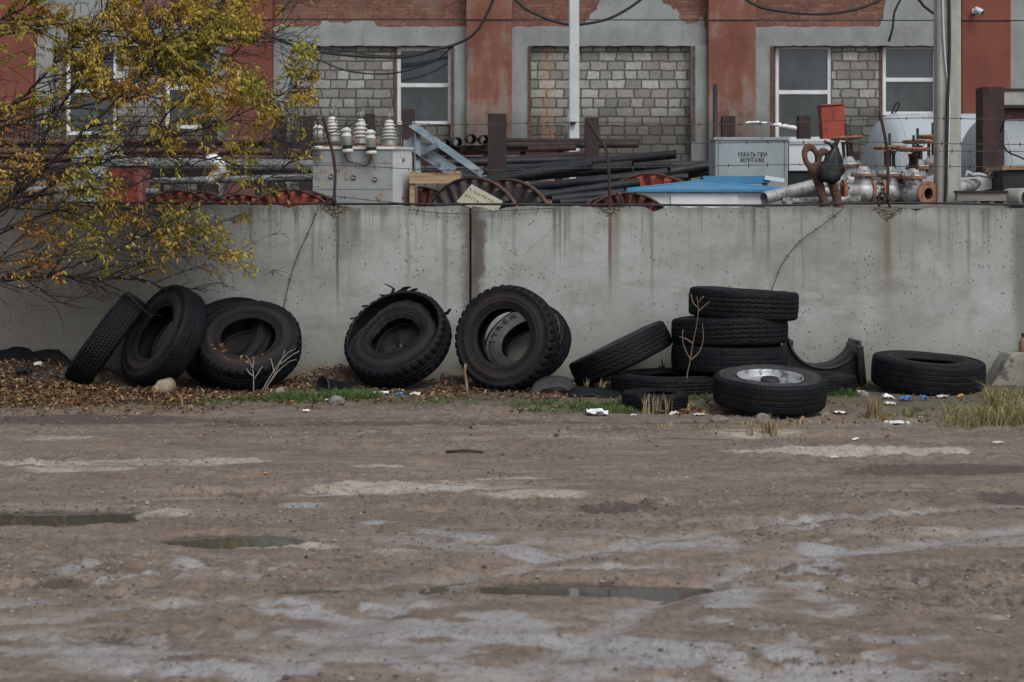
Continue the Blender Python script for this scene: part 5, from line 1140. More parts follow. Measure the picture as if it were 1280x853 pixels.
# shreds on the torn tyre
def shred(pts, w, parent, name='rubber_shred'):
    mb = MB(); pl = spline(pts, .02); k = len(pl); vs = []
    for i, p in enumerate(pl):
        q = w * (1 - .75 * i / k) * (1 + .3 * math.sin(i * 2.1)); vs += [p + Vector((q, 0, .008)), p + Vector((-q, 0, .008)), p + Vector((-q, 0, -.008)), p + Vector((q, 0, -.008))]
    fs = [(4 * i + a, 4 * i + (a + 1) % 4, 4 * i + 4 + (a + 1) % 4, 4 * i + 4 + a) for i in range(k - 1) for a in range(4)] + [(0, 1, 2, 3), tuple(4 * k - 4 + a for a in (3, 2, 1, 0))]
    mb.add(vs, fs); o = mb.build(name, M['tread']); o.parent = parent; return o
def on(t, deg, r, z): return Vector((r * math.cos(R_(deg)), r * math.sin(R_(deg)), z))
for deg, pts, w in ((112, ((0, .53, .08), (0.01, .57, .09), (0.03, .60, .10), (-.03, .67, .10), (-.06, .70, .10)), .016), (118, ((0, .53, .08), (-.02, .56, .09), (-.05, .575, .10)), .05), (100, ((0, .53, .09), (.02, .565, .10), (.06, .57, .12), (.1, .56, .13)), .05), (92, ((0, .53, .06), (.03, .56, .08), (.09, .57, .1)), .04),
                   (38, ((0, .53, .0), (.01, .58, .02), (.0, .61, .03)), .025), (140, ((0, .53, .1), (-.03, .55, .12), (-.06, .545, .13)), .02), (160, ((0, .53, .1), (-.02, .55, .12), (-.05, .54, .14)), .02)):
    Rm = Matrix.Rotation(R_(deg - 90), 3, 'Z'); shred([Rm @ Vector(p) for p in pts], w, t5)

# ------------------------------------------------------------------ rubber scraps, wheel arch, footing
def sheet(pts, side, w, thick, name, mat, lab, cat, wob=.01):
    pl = spline(pts, .05); mb = MB(); side = Vector(side).normalized(); k = len(pl); vs = []; m_ = 5
    for i, p in enumerate(pl):
        for j in range(m_):
            q = j / (m_ - 1) - .5; vs.append(p + side * q * w * (1 + .15 * math.sin(i * .9)) + Vector((0, 0, random.uniform(-wob, wob) - .25 * w * q * q)))
    mb.add(vs, [(i * m_ + j, i * m_ + j + 1, (i + 1) * m_ + j + 1, (i + 1) * m_ + j) for i in range(k - 1) for j in range(m_ - 1)], True)
    o = tag(mb.build(name, M[mat]), lab, cat); s = o.modifiers.new('thickness', 'SOLIDIFY'); s.thickness = thick; return o
sheet([P(664, 492, 14.1), P(672, 481, 14.2), P(690, 477, 14.2), P(708, 479, 14.2), P(716, 489, 14.15)], (.15, 1, .55), .22, .015, 'rubber_flap', 'side_grey', 'grey curved rubber flap lying at the foot of the upright tyre', 'rubber scrap')
sheet([P(700, 505, 13.7), P(712, 497, 13.8), P(722, 491, 13.85), P(740, 492, 13.9), P(760, 495, 13.9), P(780, 498, 13.9)], (0, .9, .45), .16, .03, 'rubber_strip', 'tread', 'black torn tread strip lying beside the tilted tyre', 'rubber scrap')
sheet([P(762, 504, 13.75), P(775, 499, 13.8), P(784, 501, 13.8)], (0, 1, .3), .16, .02, 'rubber_flap', 'side_grey', 'small grey rubber piece next to the small car tyre', 'rubber scrap')
sheet([P(706, 497, 13.8), P(718, 487, 13.9), P(740, 486.5, 14.0), P(757, 490, 14.0)], (0, 1, .1), .12, .03, 'rubber_strip', 'plastic_black', 'black hooked rubber strip lying on the torn tread strip', 'rubber scrap')
sheet([P(-40, 466, 14.9), P(0, 456, 15.1), P(40, 458, 15.1), P(70, 463, 15.0), P(92, 474, 14.9)], (0, 1, .75), .55, .03, 'gap_shade_sheet', 'tread', 'added black sheet standing in for the shaded gap beside the fine tread tyre', 'sheet', .03)  # black sheet put in for the dark gap between tyres and wall
t = thing('wheel_arch', P(1032, 478, 14.75), 'black plastic truck wheel arch standing like a cradle against the wall', 'mudguard'); Y = 15.0; s_ = sc(Y)
arc = [(1030 + 45 * math.cos(R_(a)), 421 + 40 * math.sin(R_(a)) * (1 if a < 172 else 1)) for a in range(8, 178, 8)]
inner = [(p, q) for p, q in arc]                      # photo points of the cradle, clockwise from the far horn
outer = [(1078, 478), (1060, 482), (1000, 480), (987, 470), (982, 440), (981, 421)]
poly = [(1076, 430)] + [(1068, 432)] + inner[1:-1] + [(985.5, 424)] + outer[::-1]
mb = MB(); pw = [(P(p, 0, Y).x, P(0, q, Y).z) for p, q in poly]; mb.prism(pw[::-1], Y - .02, Y + .0); mb.build('face', M['plastic_black'], t)
mb = MB(); aw = [Vector((P(p, 0, Y).x, 0, P(0, q, Y).z)) for p, q in arc]; vs = []
for v in aw: vs += [Vector((v.x, Y - .05, v.z)), Vector((v.x, Y + .42, v.z + .0))]
mb.add(vs, [(2 * i, 2 * i + 1, 2 * i + 3, 2 * i + 2) for i in range(len(aw) - 1)], True); o = mb.build('liner', M['plastic_black'], t); so = o.modifiers.new('thickness', 'SOLIDIFY'); so.thickness = .018
mb = MB(); mb.tube([Vector((v.x, Y - .05, v.z + .006)) for v in aw], .011, 8); mb.build('rim_lip', M['side_grey'], t)
mb = MB(); a = P(1073, 455, Y); mb.box((a.x, Y + .1, a.z), (.07, .5, .40), (0, R_(-5), 0), None, .012); mb.build('end_flange', M['plastic_black'], t)
mb = MB(); a = P(986, 447, Y); mb.box((a.x, Y + .15, a.z), (.04, .35, .36), (0, R_(9), 0), None, .01); mb.build('end_flange', M['plastic_black'], t)
# sloped footing with a brown jug on it
t = thing('footing_block', P(1262, 500, 14.3), 'sloped grey concrete footing block with a chamfered edge, by the tall grass', 'concrete block'); Y0, Y1 = 14.35, 14.68
def pz(p, q): return (P(p, 0, Y0).x, P(0, q, Y0).z)
mb = MB(); n_ = 10; prof = [pz(1228, 512), pz(1231, 496), pz(1264, 443), pz(1272, 441.5), pz(1420, 441), pz(1450, 512)]
mb.prism(prof, Y0, Y1); o = mb.build('block', M['footing'], t); bv = o.modifiers.new('worn_edge', 'BEVEL'); bv.width = .012; bv.segments = 3
mb = MB(); c = P(1281, 441.5, 14.5); mb.lathe([(.001, 0), (.055, 0), (.06, .02), (.06, .10), (.045, .14), (.03, .155), (.03, .175), (.001, .175)], 22, Matrix.Translation(c)); t = thing('brown_jug', c, 'brown jug with a dark cap standing on the footing block', 'jug'); mb.build('body', M['brown_glass'], t)
mb = MB(); mb.lathe([(.034, .165), (.034, .195), (.001, .195)], 18, Matrix.Translation(c)); mb.build('cap', M['black_box'], t)
# stones, log, stump stick
def stone(px, py, w, h, lab, mat='stone', seed=1):
    c = G(px, py + h / 2); c.z = gz(c.x, c.y) - .012; s = sc(c.y) * 1.12; bm = bmesh.new(); bmesh.ops.create_icosphere(bm, subdivisions=4, radius=1); r = random.Random(seed)
    off = Vector((r.uniform(0, 50),) * 3)
    from mathutils import noise as mn
    for v in bm.verts:
        p = v.co.copy(); k = 1 + .22 * mn.noise(p * 1.1 + off) + .08 * mn.noise(p * 3.3 + off) + .03 * mn.noise(p * 9 + off); v.co = Vector((p.x * k * w / 2 / s, p.y * k * w / 2.4 / s, p.z * k * h / 1.7 / s + h / 2.6 / s))
    mb = MB(); bm.verts.index_update(); mb.add([c + v.co for v in bm.verts], [tuple(v.index for v in f.verts) for f in bm.faces], True); bm.free()
    return tag(mb.build('stone', M[mat]), lab, 'stone')
stone(954, 519, 24, 17, 'reddish round stone in front of the tyre with the silver rim', 'stone', 1); stone(899, 520, 26, 11, 'flat grey stone half under the tyre with the silver rim', 'stone', 2)
stone(421, 503, 22, 14, 'grey stone on the green grass below the soil mound', 'stone', 3); stone(589, 487, 9, 9, 'small white stone in front of the big upright tyre', 'footing', 4)
stone(557, 476, 16, 18, 'rough brown lump between the torn tyre and the upright tyre', 'stone', 5); stone(1012, 523, 12, 8, 'small dark stone beside the tyre with the silver rim', 'stone', 6)
stone(350, 492, 14, 12, 'pale angular stone at the edge of the green grass', 'footing', 8); stone(1031, 517, 16, 6, 'flat grey stone at the far side of the rimmed tyre', 'stone', 9)
stone(1276, 512, 10, 22, 'pale stone in the tall grass at the foot of the footing block', 'footing', 10); stone(1080, 496, 14, 9, 'pale rubble piece below the black wheel arch', 'footing', 11)
t = thing('log_piece', P(206, 496, 14.15), 'short sawn log lying on fallen leaves before the leaning tyres', 'log'); a, b = P(196, 488.5, 13.95), P(213, 488, 14.1); a.z, b.z = .115, .13
mb = MB(); mb.tube([a, a + (b - a) * .3, b], [.04, .075, .08], 16); mb.build('bark', M['log'], t); mb = MB(); d = (a - b).normalized(); mb.tube([a, a + d * .035], [.042, .034], 14); mb.build('cut_end', M['timber'], t)
mb = MB(); mb.tube(spline([P(585, 500, 14.15), P(583, 478, 14.2), P(581, 466, 14.2), P(582, 455, 14.2)], .05), [.016] * 3 + [.013] * 30 if False else .014, 7); tag(mb.build('wooden_stake', M['twig_red']), 'thin brown wooden stake standing in front of the upright tyre', 'stake')

# ------------------------------------------------------------------ litter
def scrap(px, py, w, h, mat, lab, name='paper_scrap', cat='litter', crump=.5, seed=0):
    c = G(px, py); c.z = gz(c.x, c.y); s = sc(c.y); r = random.Random(seed + int(px)); n = 7; mb = MB(); vs = []; tl = r.uniform(-.6, .6)
    hh = h / s
    for i in range(n):
        for j in range(n):
            u, v = i / (n - 1) - .5, j / (n - 1) - .5; vs.append(c + Vector((u * w / s * (1 - .3 * abs(v)) + r.uniform(-.1, .1) * w / s * crump, v * w / s * .8, .008 + hh * (1 - 2.6 * (u * u + v * v)) * .3 + r.uniform(-.1, .9) * hh * crump + u * hh * tl)))
    for v in vs: v.z = max(v.z, c.z + .006)
    mb.add(vs, [(i * n + j, i * n + j + 1, (i + 1) * n + j + 1, (i + 1) * n + j) for i in range(n - 1) for j in range(n - 1)], False)
    o = tag(mb.build(name, M[mat]), lab, cat); so = o.modifiers.new('thickness', 'SOLIDIFY'); so.thickness = .003; return o
scrap(747, 521, 29, 11, 'plastic_white', 'crumpled white plastic bag on the grass before the small car tyre', 'plastic_bag')
scrap(1132, 507, 15, 9, 'plastic_blue', 'crumpled blue wrapper in front of the brown worn tyre', 'wrapper'); scrap(1155, 507, 11, 9, 'plastic_blue', 'second blue wrapper nearer the footing block', 'wrapper')
scrap(1111, 504, 15, 8, 'plastic_white', 'silvery wrapper beside the blue wrapper', 'wrapper'); scrap(1112, 511, 14, 6, 'card', 'grey paper beneath the silvery wrapper', 'paper_scrap')
scrap(1078, 500, 14, 8, 'card', 'pale torn card below the black wheel arch'); scrap(1051, 516, 17, 4, 'plastic_white', 'flat white scrap past the rimmed tyre'); scrap(1121, 527, 30, 1.5, 'plastic_white', 'long white plastic strip before the brown tyre', 'plastic_strip')
scrap(1178, 504, 13, 5, 'card', 'grey paper at the end of the brown worn tyre'); scrap(1200, 504, 10, 5, 'orange_peel', 'orange wrapper at the end of the brown worn tyre', 'wrapper')
scrap(1069, 548, 8, 3, 'plastic_white', 'small white scrap on the bare mud'); scrap(1043, 571, 12, 2, 'card', 'thin pale paper on the mud'); scrap(1247, 552, 14, 2.5, 'card', 'pale paper at the edge of the tall grass')
scrap(500, 501, 9, 6, 'plastic_blue', 'dark blue wrapper in front of the torn tyre', 'wrapper'); scrap(519, 502, 14, 7, 'card', 'grey crumpled wrapper in front of the torn tyre', 'wrapper'); scrap(383, 514, 9, 3, 'plastic_white', 'white scrap at the edge of the green grass')
scrap(408, 508, 5, 4, 'plastic_white', 'small white cap beside the grey stone', 'bottle_cap'); scrap(606, 490, 16, 4, 'card', 'grey scrap in front of the upright tyre'); scrap(857, 512, 9, 7, 'orange_peel', 'yellow orange leaf scrap beside the small car tyre', 'wrapper')
scrap(842, 519, 14, 5, 'card', 'pale crumpled paper beside the small car tyre'); scrap(874, 520, 14, 3, 'card', 'flat pale card between the car tyre and the rimmed tyre'); scrap(792, 521, 9, 2, 'card', 'white sliver in the grass before the small car tyre')
scrap(716, 489, 7, 6, 'plastic_white', 'white twist of plastic on the grey rubber flap'); scrap(30, 489, 20, 8, 'plastic_black', 'dark plastic scrap on the leaf bank', 'plastic_bag'); scrap(48, 487, 10, 8, 'card', 'grey paper standing on the leaf bank')
scrap(1145, 522, 16, 2, 'card', 'pale stick of card in the dry grass'); scrap(332, 590, 6, 2, 'orange_peel', 'yellow scrap on the bare wet mud', 'wrapper')
mb = MB(); a, b = P(436, 494, 14.1), P(486, 490.5, 14.1); mb.tube([a, a + (b - a) * .3 + Vector((0, 0, .01)), b], .013, 8); mb.tube([a + Vector((.09, 0, .03)), a + Vector((.11, 0, .0))], .03, 8)
tag(mb.build('plastic_tube', M['plastic_white']), 'white plastic tube lying in front of the torn tyre', 'tube')
t = thing('plastic_bucket', P(418, 492, 14.3), 'dark grey bucket tipped over in the green grass', 'bucket'); c = P(417, 490, 14.25)
mb = MB(); Mx = axis_matrix(c, (-.75, -.5, .15)); mb.lathe([(.001, -.16), (.10, -.16), (.135, .12), (.142, .12), (.142, .135), (.13, .135), (.096, -.145), (.001, -.145)], 26, Mx); mb.build('body', M['plastic_black'], t)
mb = MB(); mb.torus(Mx @ Matrix.Translation((0, 0, .125)), .14, .007, 26, 6); mb.build('rim', M['side_grey'], t)
mb = MB(); a = G(1, 1000); c = G(580, 568); c.z = gz(c.x, c.y) + .012; mb.tube([c + Vector((-.13, 0, 0)), c + Vector((0, .02, .01)), c + Vector((.14, 0, 0))], .011, 6); tag(mb.build('stick', M['bark']), 'dark stick lying on the open mud', 'stick')
# ------------------------------------------------------------------ grass and fallen leaves
def blades(name, spots, lab_kind='stuff'):
    """spots: (px, py, rx_px, depth_m, count, height, palette, lean)"""
    vs = []; fs = []; cs = []; r = np.random.default_rng(len(spots) * 7 + int(spots[0][0]))
    for px, py, rx, dm, cnt, h, pal, lean in spots:
        c = G(px, py); s = sc(c.y)
        tuft = r.uniform(-1, 1, (max(3, cnt // 14), 2))
        for k in range(cnt):
            if r.random() < .86: q = tuft[r.integers(len(tuft))] + r.normal(0, .055, 2)
            else: q = r.uniform(-1, 1, 2)
            if q[0] ** 2 + q[1] ** 2 > 1.15: continue
            x = c.x + q[0] * rx / s; y = min(c.y + q[1] * dm, 15.4); z = gz(x, y) - .01; hh = h * r.uniform(.35, 1.15); a = r.uniform(0, 6.28); w = r.uniform(.0016, .0042) * (1 + h); l = hh * lean * r.uniform(.2, 1.3); b = r.uniform(0, 6.28)
            dx, dy = math.cos(a) * w, math.sin(a) * w * .5; lx, ly = math.cos(b) * l, math.sin(b) * l; o = len(vs)
            vs += [(x - dx, y - dy, z), (x + dx, y + dy, z), (x + lx * .3 + dx * .8, y + ly * .3 + dy, z + hh * .55), (x + lx * .3 - dx * .8, y + ly * .3 - dy, z + hh * .55), (x + lx, y + ly, z + hh * (1 - .25 * lean))]
            fs += [(o, o + 1, o + 2, o + 3), (o + 3, o + 2, o + 4)]; p = pal[r.integers(len(pal))]; f = r.uniform(.7, 1.25); cs += [(p[0] * f, p[1] * f, p[2] * f, 1)] * 2
    mb = MB(); mb.add(vs, fs); o = mb.build(name, M['blade'], None, cs); return tag(o, kind='stuff')
GR = [(.055, .115, .028), (.075, .14, .035), (.04, .085, .022), (.12, .14, .045)]; DRY = [(.28, .22, .12), (.36, .29, .17), (.20, .15, .08)]; MIX = [(.15, .15, .05), (.21, .19, .075), (.10, .115, .04), (.28, .23, .11), (.34, .28, .15), (.18, .165, .06)]
blades('grass', [(395, 505, 60, .24, 2600, .10, GR, .8), (440, 504, 36, .2, 1100, .12, GR, .8), (330, 506, 50, .2, 1300, .07, GR, .8), (265, 508, 50, .16, 600, .05, GR, .8), (700, 514, 60, .22, 1700, .055, GR, .8), (760, 514, 50, .22, 1700, .085, GR, .8), (560, 508, 70, .16, 700, .045, GR, .7), (800, 512, 40, .14, 300, .06, GR, .7), (1130, 520, 50, .2, 260, .06, GR, .7),
                 (880, 505, 22, .14, 260, .07, GR, .7), (1052, 501, 20, .14, 330, .12, GR[:3], .8), (640, 512, 60, .12, 280, .03, GR, .7), (500, 509, 60, .1, 220, .03, GR, .7), (160, 512, 70, .08, 120, .03, GR, .7)])
blades('tall_grass', [(1235, 528, 52, .38, 900, .22, MIX, .85), (1275, 516, 40, .40, 520, .27, MIX, .85), (1200, 533, 30, .20, 260, .15, MIX, .9), (1310, 530, 60, .5, 700, .3, MIX, .8), (1245, 504, 26, .1, 60, .16, MIX, .8)])
blades('dry_grass', [(1093, 521, 12, .07, 260, .22, DRY, .35), (952, 541, 22, .09, 150, .17, DRY, .35), (821, 518, 20, .07, 120, .21, DRY, .3), (116, 491, 12, .06, 40, .20, DRY, .5), (975, 535, 50, .1, 130, .10, DRY, .5), (410, 470, 22, .15, 130, .2, DRY, .25), (880, 535, 60, .09, 160, .06, DRY, .5), (1000, 548, 60, .09, 80, .07, DRY, .5), (1150, 522, 60, .16, 320, .10, MIX, .6), (470, 500, 40, .12, 60, .07, DRY, .4), (735, 496, 25, .12, 40, .17, DRY, .3), (1040, 530, 40, .15, 90, .08, DRY, .5)])
LEAFC = [(.19, .09, .035), (.25, .145, .055), (.14, .058, .024), (.30, .20, .095), (.10, .045, .022), (.18, .11, .06), (.06, .032, .02), (.05, .03, .02)]
def litter(name, areas):
    vs = []; fs = []; cs = []; r = np.random.default_rng(11)
    for px0, px1, y0, y1, cnt, big in areas:
        for k in range(cnt):
            y = r.uniform(y0, y1); px = r.uniform(px0, px1); x = (px - CX) / sc(y); z = gz(x, y) + r.uniform(.002, .028); L = r.uniform(.014, .036) * big; a = r.uniform(0, 6.28); w = L * r.uniform(.3, .5); tl, t2 = r.normal(0, .45, 2); cu = r.uniform(-.2, .5) * L
            u = np.array([math.cos(a), math.sin(a), tl]); v = np.array([-math.sin(a), math.cos(a), t2]); p = np.array([x, y, z]); o = len(vs)
            vs += [tuple(p - u * L), tuple(p - u * L * .2 - v * w + [0, 0, cu]), tuple(p - u * L * .1), tuple(p + u * L), tuple(p + v * w + [0, 0, cu])]
            fs += [(o, o + 1, o + 3, o + 2), (o, o + 2, o + 3, o + 4)]; q = LEAFC[r.integers(len(LEAFC))]; f = r.uniform(.65, 1.15); cs += [(q[0] * f, q[1] * f, q[2] * f, 1)] * 2
    mb = MB(); mb.add(vs, fs); return tag(mb.build(name, M['litter'], None, cs), kind='stuff')
litter('fallen_leaves', [(-160, 150, 13.3, 14.6, 4600, 1), (60, 250, 13.45, 14.5, 1500, 1), (180, 330, 13.5, 14.4, 500, 1), (-160, 260, 12.95, 13.5, 500, .9), (-160, 90, 14.5, 15.4, 1300, 1), (200, 400, 13.25, 14.2, 520, .9), (380, 720, 13.45, 14.5, 950, .9), (330, 480, 14.4, 15.3, 900, .8), (0, 1280, 14.2, 15.4, 1200, .8), (540, 620, 14.2, 14.9, 300, .9), (640, 900, 13.0, 13.9, 320, .9), (820, 880, 12.9, 13.3, 160, 1.1), (880, 1280, 12.3, 14.0, 380, .8), (0, 1280, 11.5, 13.2, 110, .8), (0, 1280, 7, 11.5, 40, .6)])
t4m = t4.matrix_world; vs = []; fs = []; cs = []          # leaves caught in the rim of the knobbly tyre
for k in range(26):
    w = R_(random.uniform(195, 300)); r0 = random.uniform(.29, .40); p = t4m @ Vector((r0 * math.cos(w), r0 * math.sin(w), .145 + random.uniform(-.02, .01))); a = random.uniform(0, 6.28); L = random.uniform(.02, .04); o = len(vs)
    u = Vector((math.cos(a), math.sin(a) * .6, math.sin(a) * .5)) * L; v = Vector((-math.sin(a), .3, math.cos(a) * .8)) * L * .45; vs += [p - u, p - v, p + u, p + v]; fs.append((o, o + 1, o + 2, o + 3)); cs.append((*random.choice(LEAFC[:4]), 1))
mb = MB(); mb.add(vs, fs); tag(mb.build('caught_leaves', M['litter'], None, cs), kind='stuff')

# loose gravel and clods on the mud
r = np.random.default_rng(21); NG = 17000; gv, gf, gc = [], [], []; n_ = 0
while n_ < NG:
    y = 4.9 + 8.4 * r.random() ** 1.1; x = r.uniform(-1, 1) * (y * .36 + .2); cl = float(fbm(np.array([x * 1.1]), np.array([y * 2.2]), 61, 3)[0])
    if r.random() > max(.05, (cl - .42) * 5): continue
    n_ += 1; s = .0028 + .0065 * r.random() ** 3 + (.010 if r.random() < .006 else 0); z = gz(x, y) + s * .25; o = len(gv); k = r.uniform(.6, 1.4, 6)
    if z < -.02 or (wet[min(np.searchsorted(gy, y), ny - 1), min(np.searchsorted(gx, x), nx - 1)] > .5 and r.random() < .8): continue
    gv += [(x + s * k[0] * 1.2, y, z), (x, y + s * k[1], z), (x - s * k[2] * 1.2, y, z), (x, y - s * k[3], z), (x, y, z + s * .8 * k[4]), (x, y, z - s)]
    gf += [(o, o + 1, o + 4), (o + 1, o + 2, o + 4), (o + 2, o + 3, o + 4), (o + 3, o, o + 4)]
    q = ((.085, .066, .052), (.115, .092, .073), (.055, .043, .035), (.16, .132, .108), (.26, .235, .205))[min(4, int(r.random() ** 1.6 * 5))]; f = r.uniform(.8, 1.2); gc += [(q[0] * f, q[1] * f, q[2] * f, 1)] * 4
mb = MB(); mb.add(gv, gf); tag(mb.build('gravel', M['litter'], None, gc), kind='stuff')

# dry weeds
def weed(base, stems, mat, r, lab):
    t = thing('dry_weed', base, lab, 'weed')
    for pts in stems:
        mb = MB(); pl = spline(pts, .04); k = len(pl); mb.tube(pl, [r * (1 - .6 * i / k) for i in range(k)], 6); mb.build('stem', M[mat], t)
Yw = 14.1
weed(P(316, 492, Yw), [[P(317, 492, Yw), P(317, 478, Yw), P(316, 462, Yw), P(311, 450, Yw), P(307, 444, Yw)], [P(317, 475, Yw), P(323, 466, Yw), P(328, 458, Yw)], [P(316, 470, Yw), P(311, 466, Yw), P(308, 460, Yw)], [P(316, 462, Yw), P(317, 452, Yw), P(318, 446, Yw)]], 'twig', .006, 'pale bare weed with forked stem in front of the knobbly tyre')
weed(P(327, 492, Yw), [[P(326, 492, Yw), P(336, 474, Yw), P(348, 455, Yw), P(360, 441, Yw), P(370, 436, Yw)], [P(330, 490, Yw), P(342, 470, Yw), P(352, 450, Yw), P(356, 438, Yw)], [P(333, 484, Yw), P(348, 464, Yw), P(362, 452, Yw), P(371, 450, Yw)], [P(343, 468, Yw), P(340, 454, Yw), P(338, 448, Yw)], [P(350, 456, Yw), P(364, 445, Yw), P(374, 439, Yw)]], 'twig', .006, 'pale bare weed leaning sideways in front of the knobbly tyre')
Yw = 13.93
weed(P(859, 470, Yw), [[P(858, 482, Yw), P(859, 468, Yw), P(863, 450, Yw), P(866, 430, Yw), P(871, 405, Yw), P(873, 385, Yw), P(871, 371, Yw)], [P(863, 450, Yw), P(856, 436, Yw), P(853, 424, Yw), P(854, 412, Yw)], [P(862, 452, Yw), P(874, 440, Yw), P(879, 424, Yw), P(878, 405, Yw)], [P(866, 430, Yw), P(858, 424, Yw), P(849, 421, Yw)], [P(872, 390, Yw), P(880, 383, Yw), P(887, 377, Yw)], [P(872, 385, Yw), P(866, 378, Yw), P(864, 368, Yw)], [P(873, 378, Yw), P(880, 370, Yw)]], 'twig_red', .006, 'thin brown weed standing against the tyre stack')
weed(P(790, 468, 15.35), [[P(827, 468, 15.3), P(828, 458, 15.3), P(827, 450, 15.3)], [P(828, 462, 15.3), P(831, 456, 15.3)], [P(828, 464, 15.3), P(824, 457, 15.3)]], 'bark', .012, 'small dark weed at the wall between the tilted tyre and the stack')

# ------------------------------------------------------------------ tree
TY = 14.35
tree = thing('autumn_tree', (P(-200, 480, TY).x, TY, 0), 'spreading tree with yellow and ochre leaves in front of the wall', 'tree')
lv, lf, lc = [], [], []; tr = random.Random(3)
YEL = [(.46, .31, .045), (.40, .26, .04), (.36, .28, .045), (.52, .37, .07)]; OCH = [(.38, .19, .04), (.30, .13, .032), (.44, .24, .05)]; GRN = [(.32, .29, .05), (.24, .225, .045), (.40, .34, .06)]
def dens(px, py):
    n = vnoise(np.array([px / 34.0]), np.array([py / 34.0]), 5)[0] * .6 + vnoise(np.array([px / 15.0]), np.array([py / 15.0]), 8)[0] * .4
    if py < 20: d = 1.5 if px < 300 else (.7 if px < 350 else .05)
    elif py < 130: d = 1.4 if px < 70 else (1.15 if px < 200 else (1.2 if px < 330 else (.75 if (px < 395 and py > 30) else .03)))
    elif py < 190: d = .30 if px < 70 else (.34 if px < 200 else (.62 if px < 300 else (.7 if px < 350 else .12)))
    elif py < 255: d = .36 if px < 110 else (.30 if px < 200 else (.42 if px < 340 else .1))
    elif py < 345: d = .40 if px < 170 else (.30 if px < 330 else .02)
    elif py < 360: d = .12 if px < 80 else .02
    else: d = .0
    return .66 * d * max(0, min(1.5, (n - .33) * 3.6))
def leaf(p, d):
    px = CX + p.x * FPX / p.y; py = HZ + (CAMH - p.z) * FPX / p.y
    if tr.random() > dens(px, py): return
    L = tr.uniform(.032, .074); w = L * tr.uniform(.15, .22)
    a = (d * tr.uniform(.1, .7) + Vector((tr.gauss(.12, .4), tr.gauss(0, .45), -tr.uniform(.35, 1.0)))).normalized()
    b = a.cross(Vector((tr.gauss(0, 1), tr.gauss(0, 1), tr.gauss(0, .6)))).normalized(); c = a.cross(b) * w * .35; o = len(lv)
    lv.extend([p, p + a * L * .45 + b * w + c, p + a * L, p + a * L * .45 - b * w + c, p + a * L * .5 - c * .4])
    lf.extend([(o, o + 1, o + 2, o + 4), (o, o + 4, o + 2, o + 3)])
    k = vnoise(np.array([px / 55.0]), np.array([py / 55.0]), 15)[0] + tr.gauss(0, .13) + (0.10 if py > 100 and px < 200 else -.05) - (.16 if px > 190 and 60 < py < 260 else 0)
    pal = OCH if k > .72 else (YEL if k > .29 else GRN); q = tr.choice(pal); f = tr.uniform(.75, 1.2); lc.extend([(q[0] * f, q[1] * f, q[2] * f, 1)] * 2)
def twig(mb, p0, d, L, r, lev):
    n = max(4, int(L / .07)); pts = [p0]; d = d.normalized(); p = p0.copy(); droop = tr.uniform(.02, .10)
    for i in range(n):
        d = (d + Vector((tr.gauss(0, .09), tr.gauss(0, .10), tr.gauss(0, .08) - droop * (i / n) + (.03 if lev == 1 else 0)))).normalized(); p = p + d * (L / n)
        px = CX + p.x * FPX / p.y
        if px > 402 or p.y > 15.3: break
        pts.append(p.copy())
    if len(pts) < 3: return
    mb.tube(pts, [max(.0022, r * (1 - .8 * i / len(pts))) for i in range(len(pts))], 5 if lev == 1 else 4, False)
    for i in range(1, len(pts)):
        t = i / len(pts)
        if lev < 3 and tr.random() < (.52 if lev == 1 else .36):
            s = (pts[i] - pts[i - 1]).normalized(); q = Vector((tr.gauss(0, 1), tr.gauss(0, .9), tr.gauss(0, 1))); q = (q - s * q.dot(s)).normalized()
            twig(mb, pts[i], s + q * tr.uniform(.6, 1.1) + Vector((.25, 0, 0)), L * tr.uniform(.3, .6), r * .55, lev + 1)
        if t > (.25 if lev == 1 else .1):
            s = pts[i] - pts[i - 1]
            for k in range(5 if lev > 1 else 3): leaf(pts[i - 1] + s * tr.random(), s.normalized())
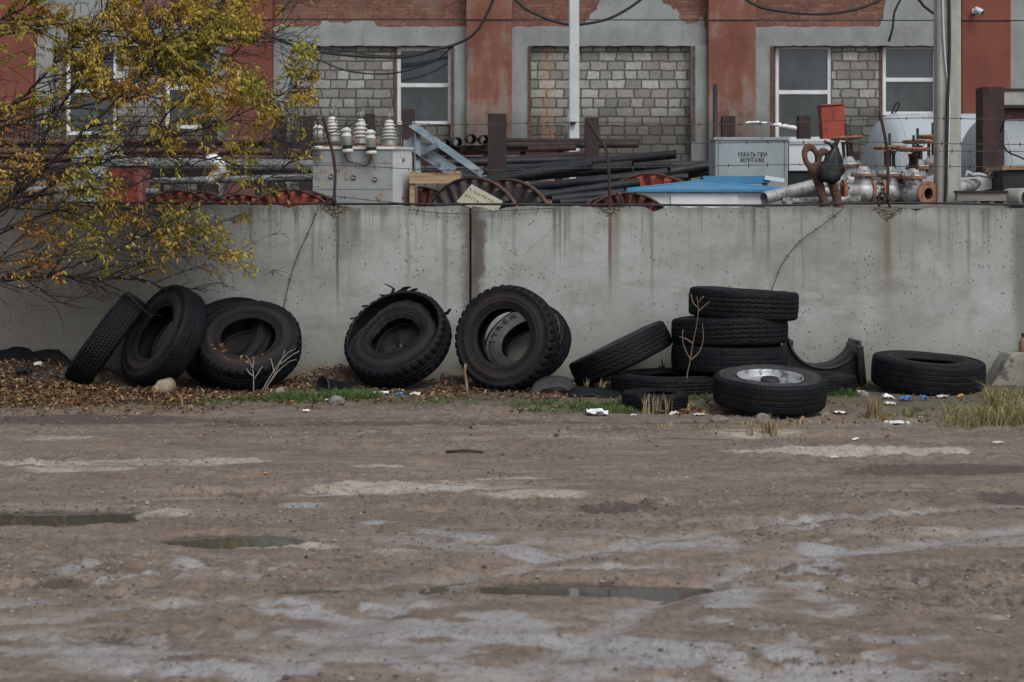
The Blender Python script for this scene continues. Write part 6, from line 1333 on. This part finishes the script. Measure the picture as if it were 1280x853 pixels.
LIMBS = [([(-190, 420, .1), (-90, 345, .1), (-20, 285, 0), (40, 225, -.1), (105, 165, -.2), (165, 105, -.3), (205, 50, -.3), (235, -20, -.35), (250, -70, -.4)], .055, .012),
         ([(-60, 325, 0), (10, 250, .1), (62, 160, .2), (100, 90, .25), (130, 20, .3), (150, -60, .35)], .040, .010),
         ([(-170, 300, .3), (-60, 190, .3), (0, 145, .25), (45, 105, .2), (88, 62, .2), (150, 5, .2), (190, -50, .2)], .040, .010),
         ([(40, 245, 0), (100, 215, .05), (165, 188, .1), (195, 160, .15), (235, 118, .2), (300, 60, .25), (365, 2, .3)], .024, .004),
         ([(20, 262, -.1), (85, 218, -.2), (135, 192, -.25), (240, 165, -.3), (320, 134, -.35), (392, 96, -.4)], .026, .004),
         ([(-150, 410, -.1), (-60, 362, 0), (0, 348, .1), (60, 345, .2), (120, 346, .3), (180, 352, .45), (212, 362, .5), (236, 380, .55)], .030, .012),
         ([(60, 345, .2), (130, 318, .1), (190, 290, .0), (260, 252, -.1), (330, 225, -.2), (405, 172, -.3), (450, 150, -.35)], .017, .005),
         ([(-60, 330, .1), (20, 282, .2), (110, 258, .3), (190, 268, .35), (250, 300, .4), (262, 318, .4)], .022, .005),
         ([(-100, 230, .3), (-20, 170, .3), (60, 140, .25), (130, 125, .2), (190, 80, .2), (260, 20, .15), (310, -50, .1)], .030, .006),
         ([(-160, 200, .1), (-80, 100, .0), (-20, 40, 0), (40, 0, 0), (90, -60, 0)], .035, .010),
         ([(10, 250, .1), (80, 240, .0), (160, 232, -.1), (240, 205, -.1), (330, 180, -.2), (360, 160, -.2)], .020, .004),
         ([(-40, 290, 0), (5, 268, -.1), (50, 222, -.2), (120, 200, -.25), (200, 195, -.2), (290, 205, -.15), (330, 240, -.1)], .018, .004),
         ([(0, 348, .1), (50, 330, .0), (110, 310, -.05), (170, 302, -.1), (230, 310, -.1), (290, 322, -.1)], .012, .003),
         ([(-30, 60, .1), (60, 30, .1), (140, 45, 0), (220, 60, -.1), (300, 50, -.2), (370, 62, -.3)], .018, .004),
         ([(165, 105, -.3), (230, 85, -.3), (290, 100, -.3), (340, 120, -.3), (385, 125, -.3)], .012, .003),
         ([(100, 90, .25), (170, 50, .2), (230, 10, .2), (280, -30, .2)], .014, .004)]
mb = MB(); base = P(-215, 480, TY); base.z = -.1; mb.tube(spline([base, P(-213, 455, TY), P(-205, 430, TY), P(-190, 400, TY), P(-175, 330, TY), P(-168, 270, TY)], .06), .13, 14); mb.build('trunk', M['bark'], tree)
for pts, r0, r1 in LIMBS:
    mb = MB(); pl = spline([P(p, q, TY + o) for p, q, o in pts], .07); k = len(pl)
    pl = [p + Vector((tr.gauss(0, .008), tr.gauss(0, .008), tr.gauss(0, .008))) for p in pl]
    mb.tube(pl, [.72 * (r0 + (r1 - r0) * (i / k) ** .7) for i in range(k)], 8)
    for i in range(int(k * .22), k):
        s = (pl[i] - pl[i - 1]).normalized(); t = i / k
        for _ in range(2):
            if tr.random() < .48:
                q = Vector((tr.gauss(0, 1), tr.gauss(0, .8), tr.gauss(.15, 1))); q = (q - s * q.dot(s)).normalized()
                twig(mb, pl[i], s * .8 + q * tr.uniform(.5, 1.0) + Vector((.25, 0, -.02)), tr.uniform(.3, .85) * (1.1 - .4 * t), r1 * tr.uniform(.45, .8) + .002, 1)
        if i > k * .7:
            for _ in range(5): leaf(pl[i], s)
    mb.build('limb', M['bark'], tree)
mb = MB(); mb.add(lv, lf); fo = mb.build('foliage', M['leaf'], tree, lc)
print('leaves', len(lf) // 2)
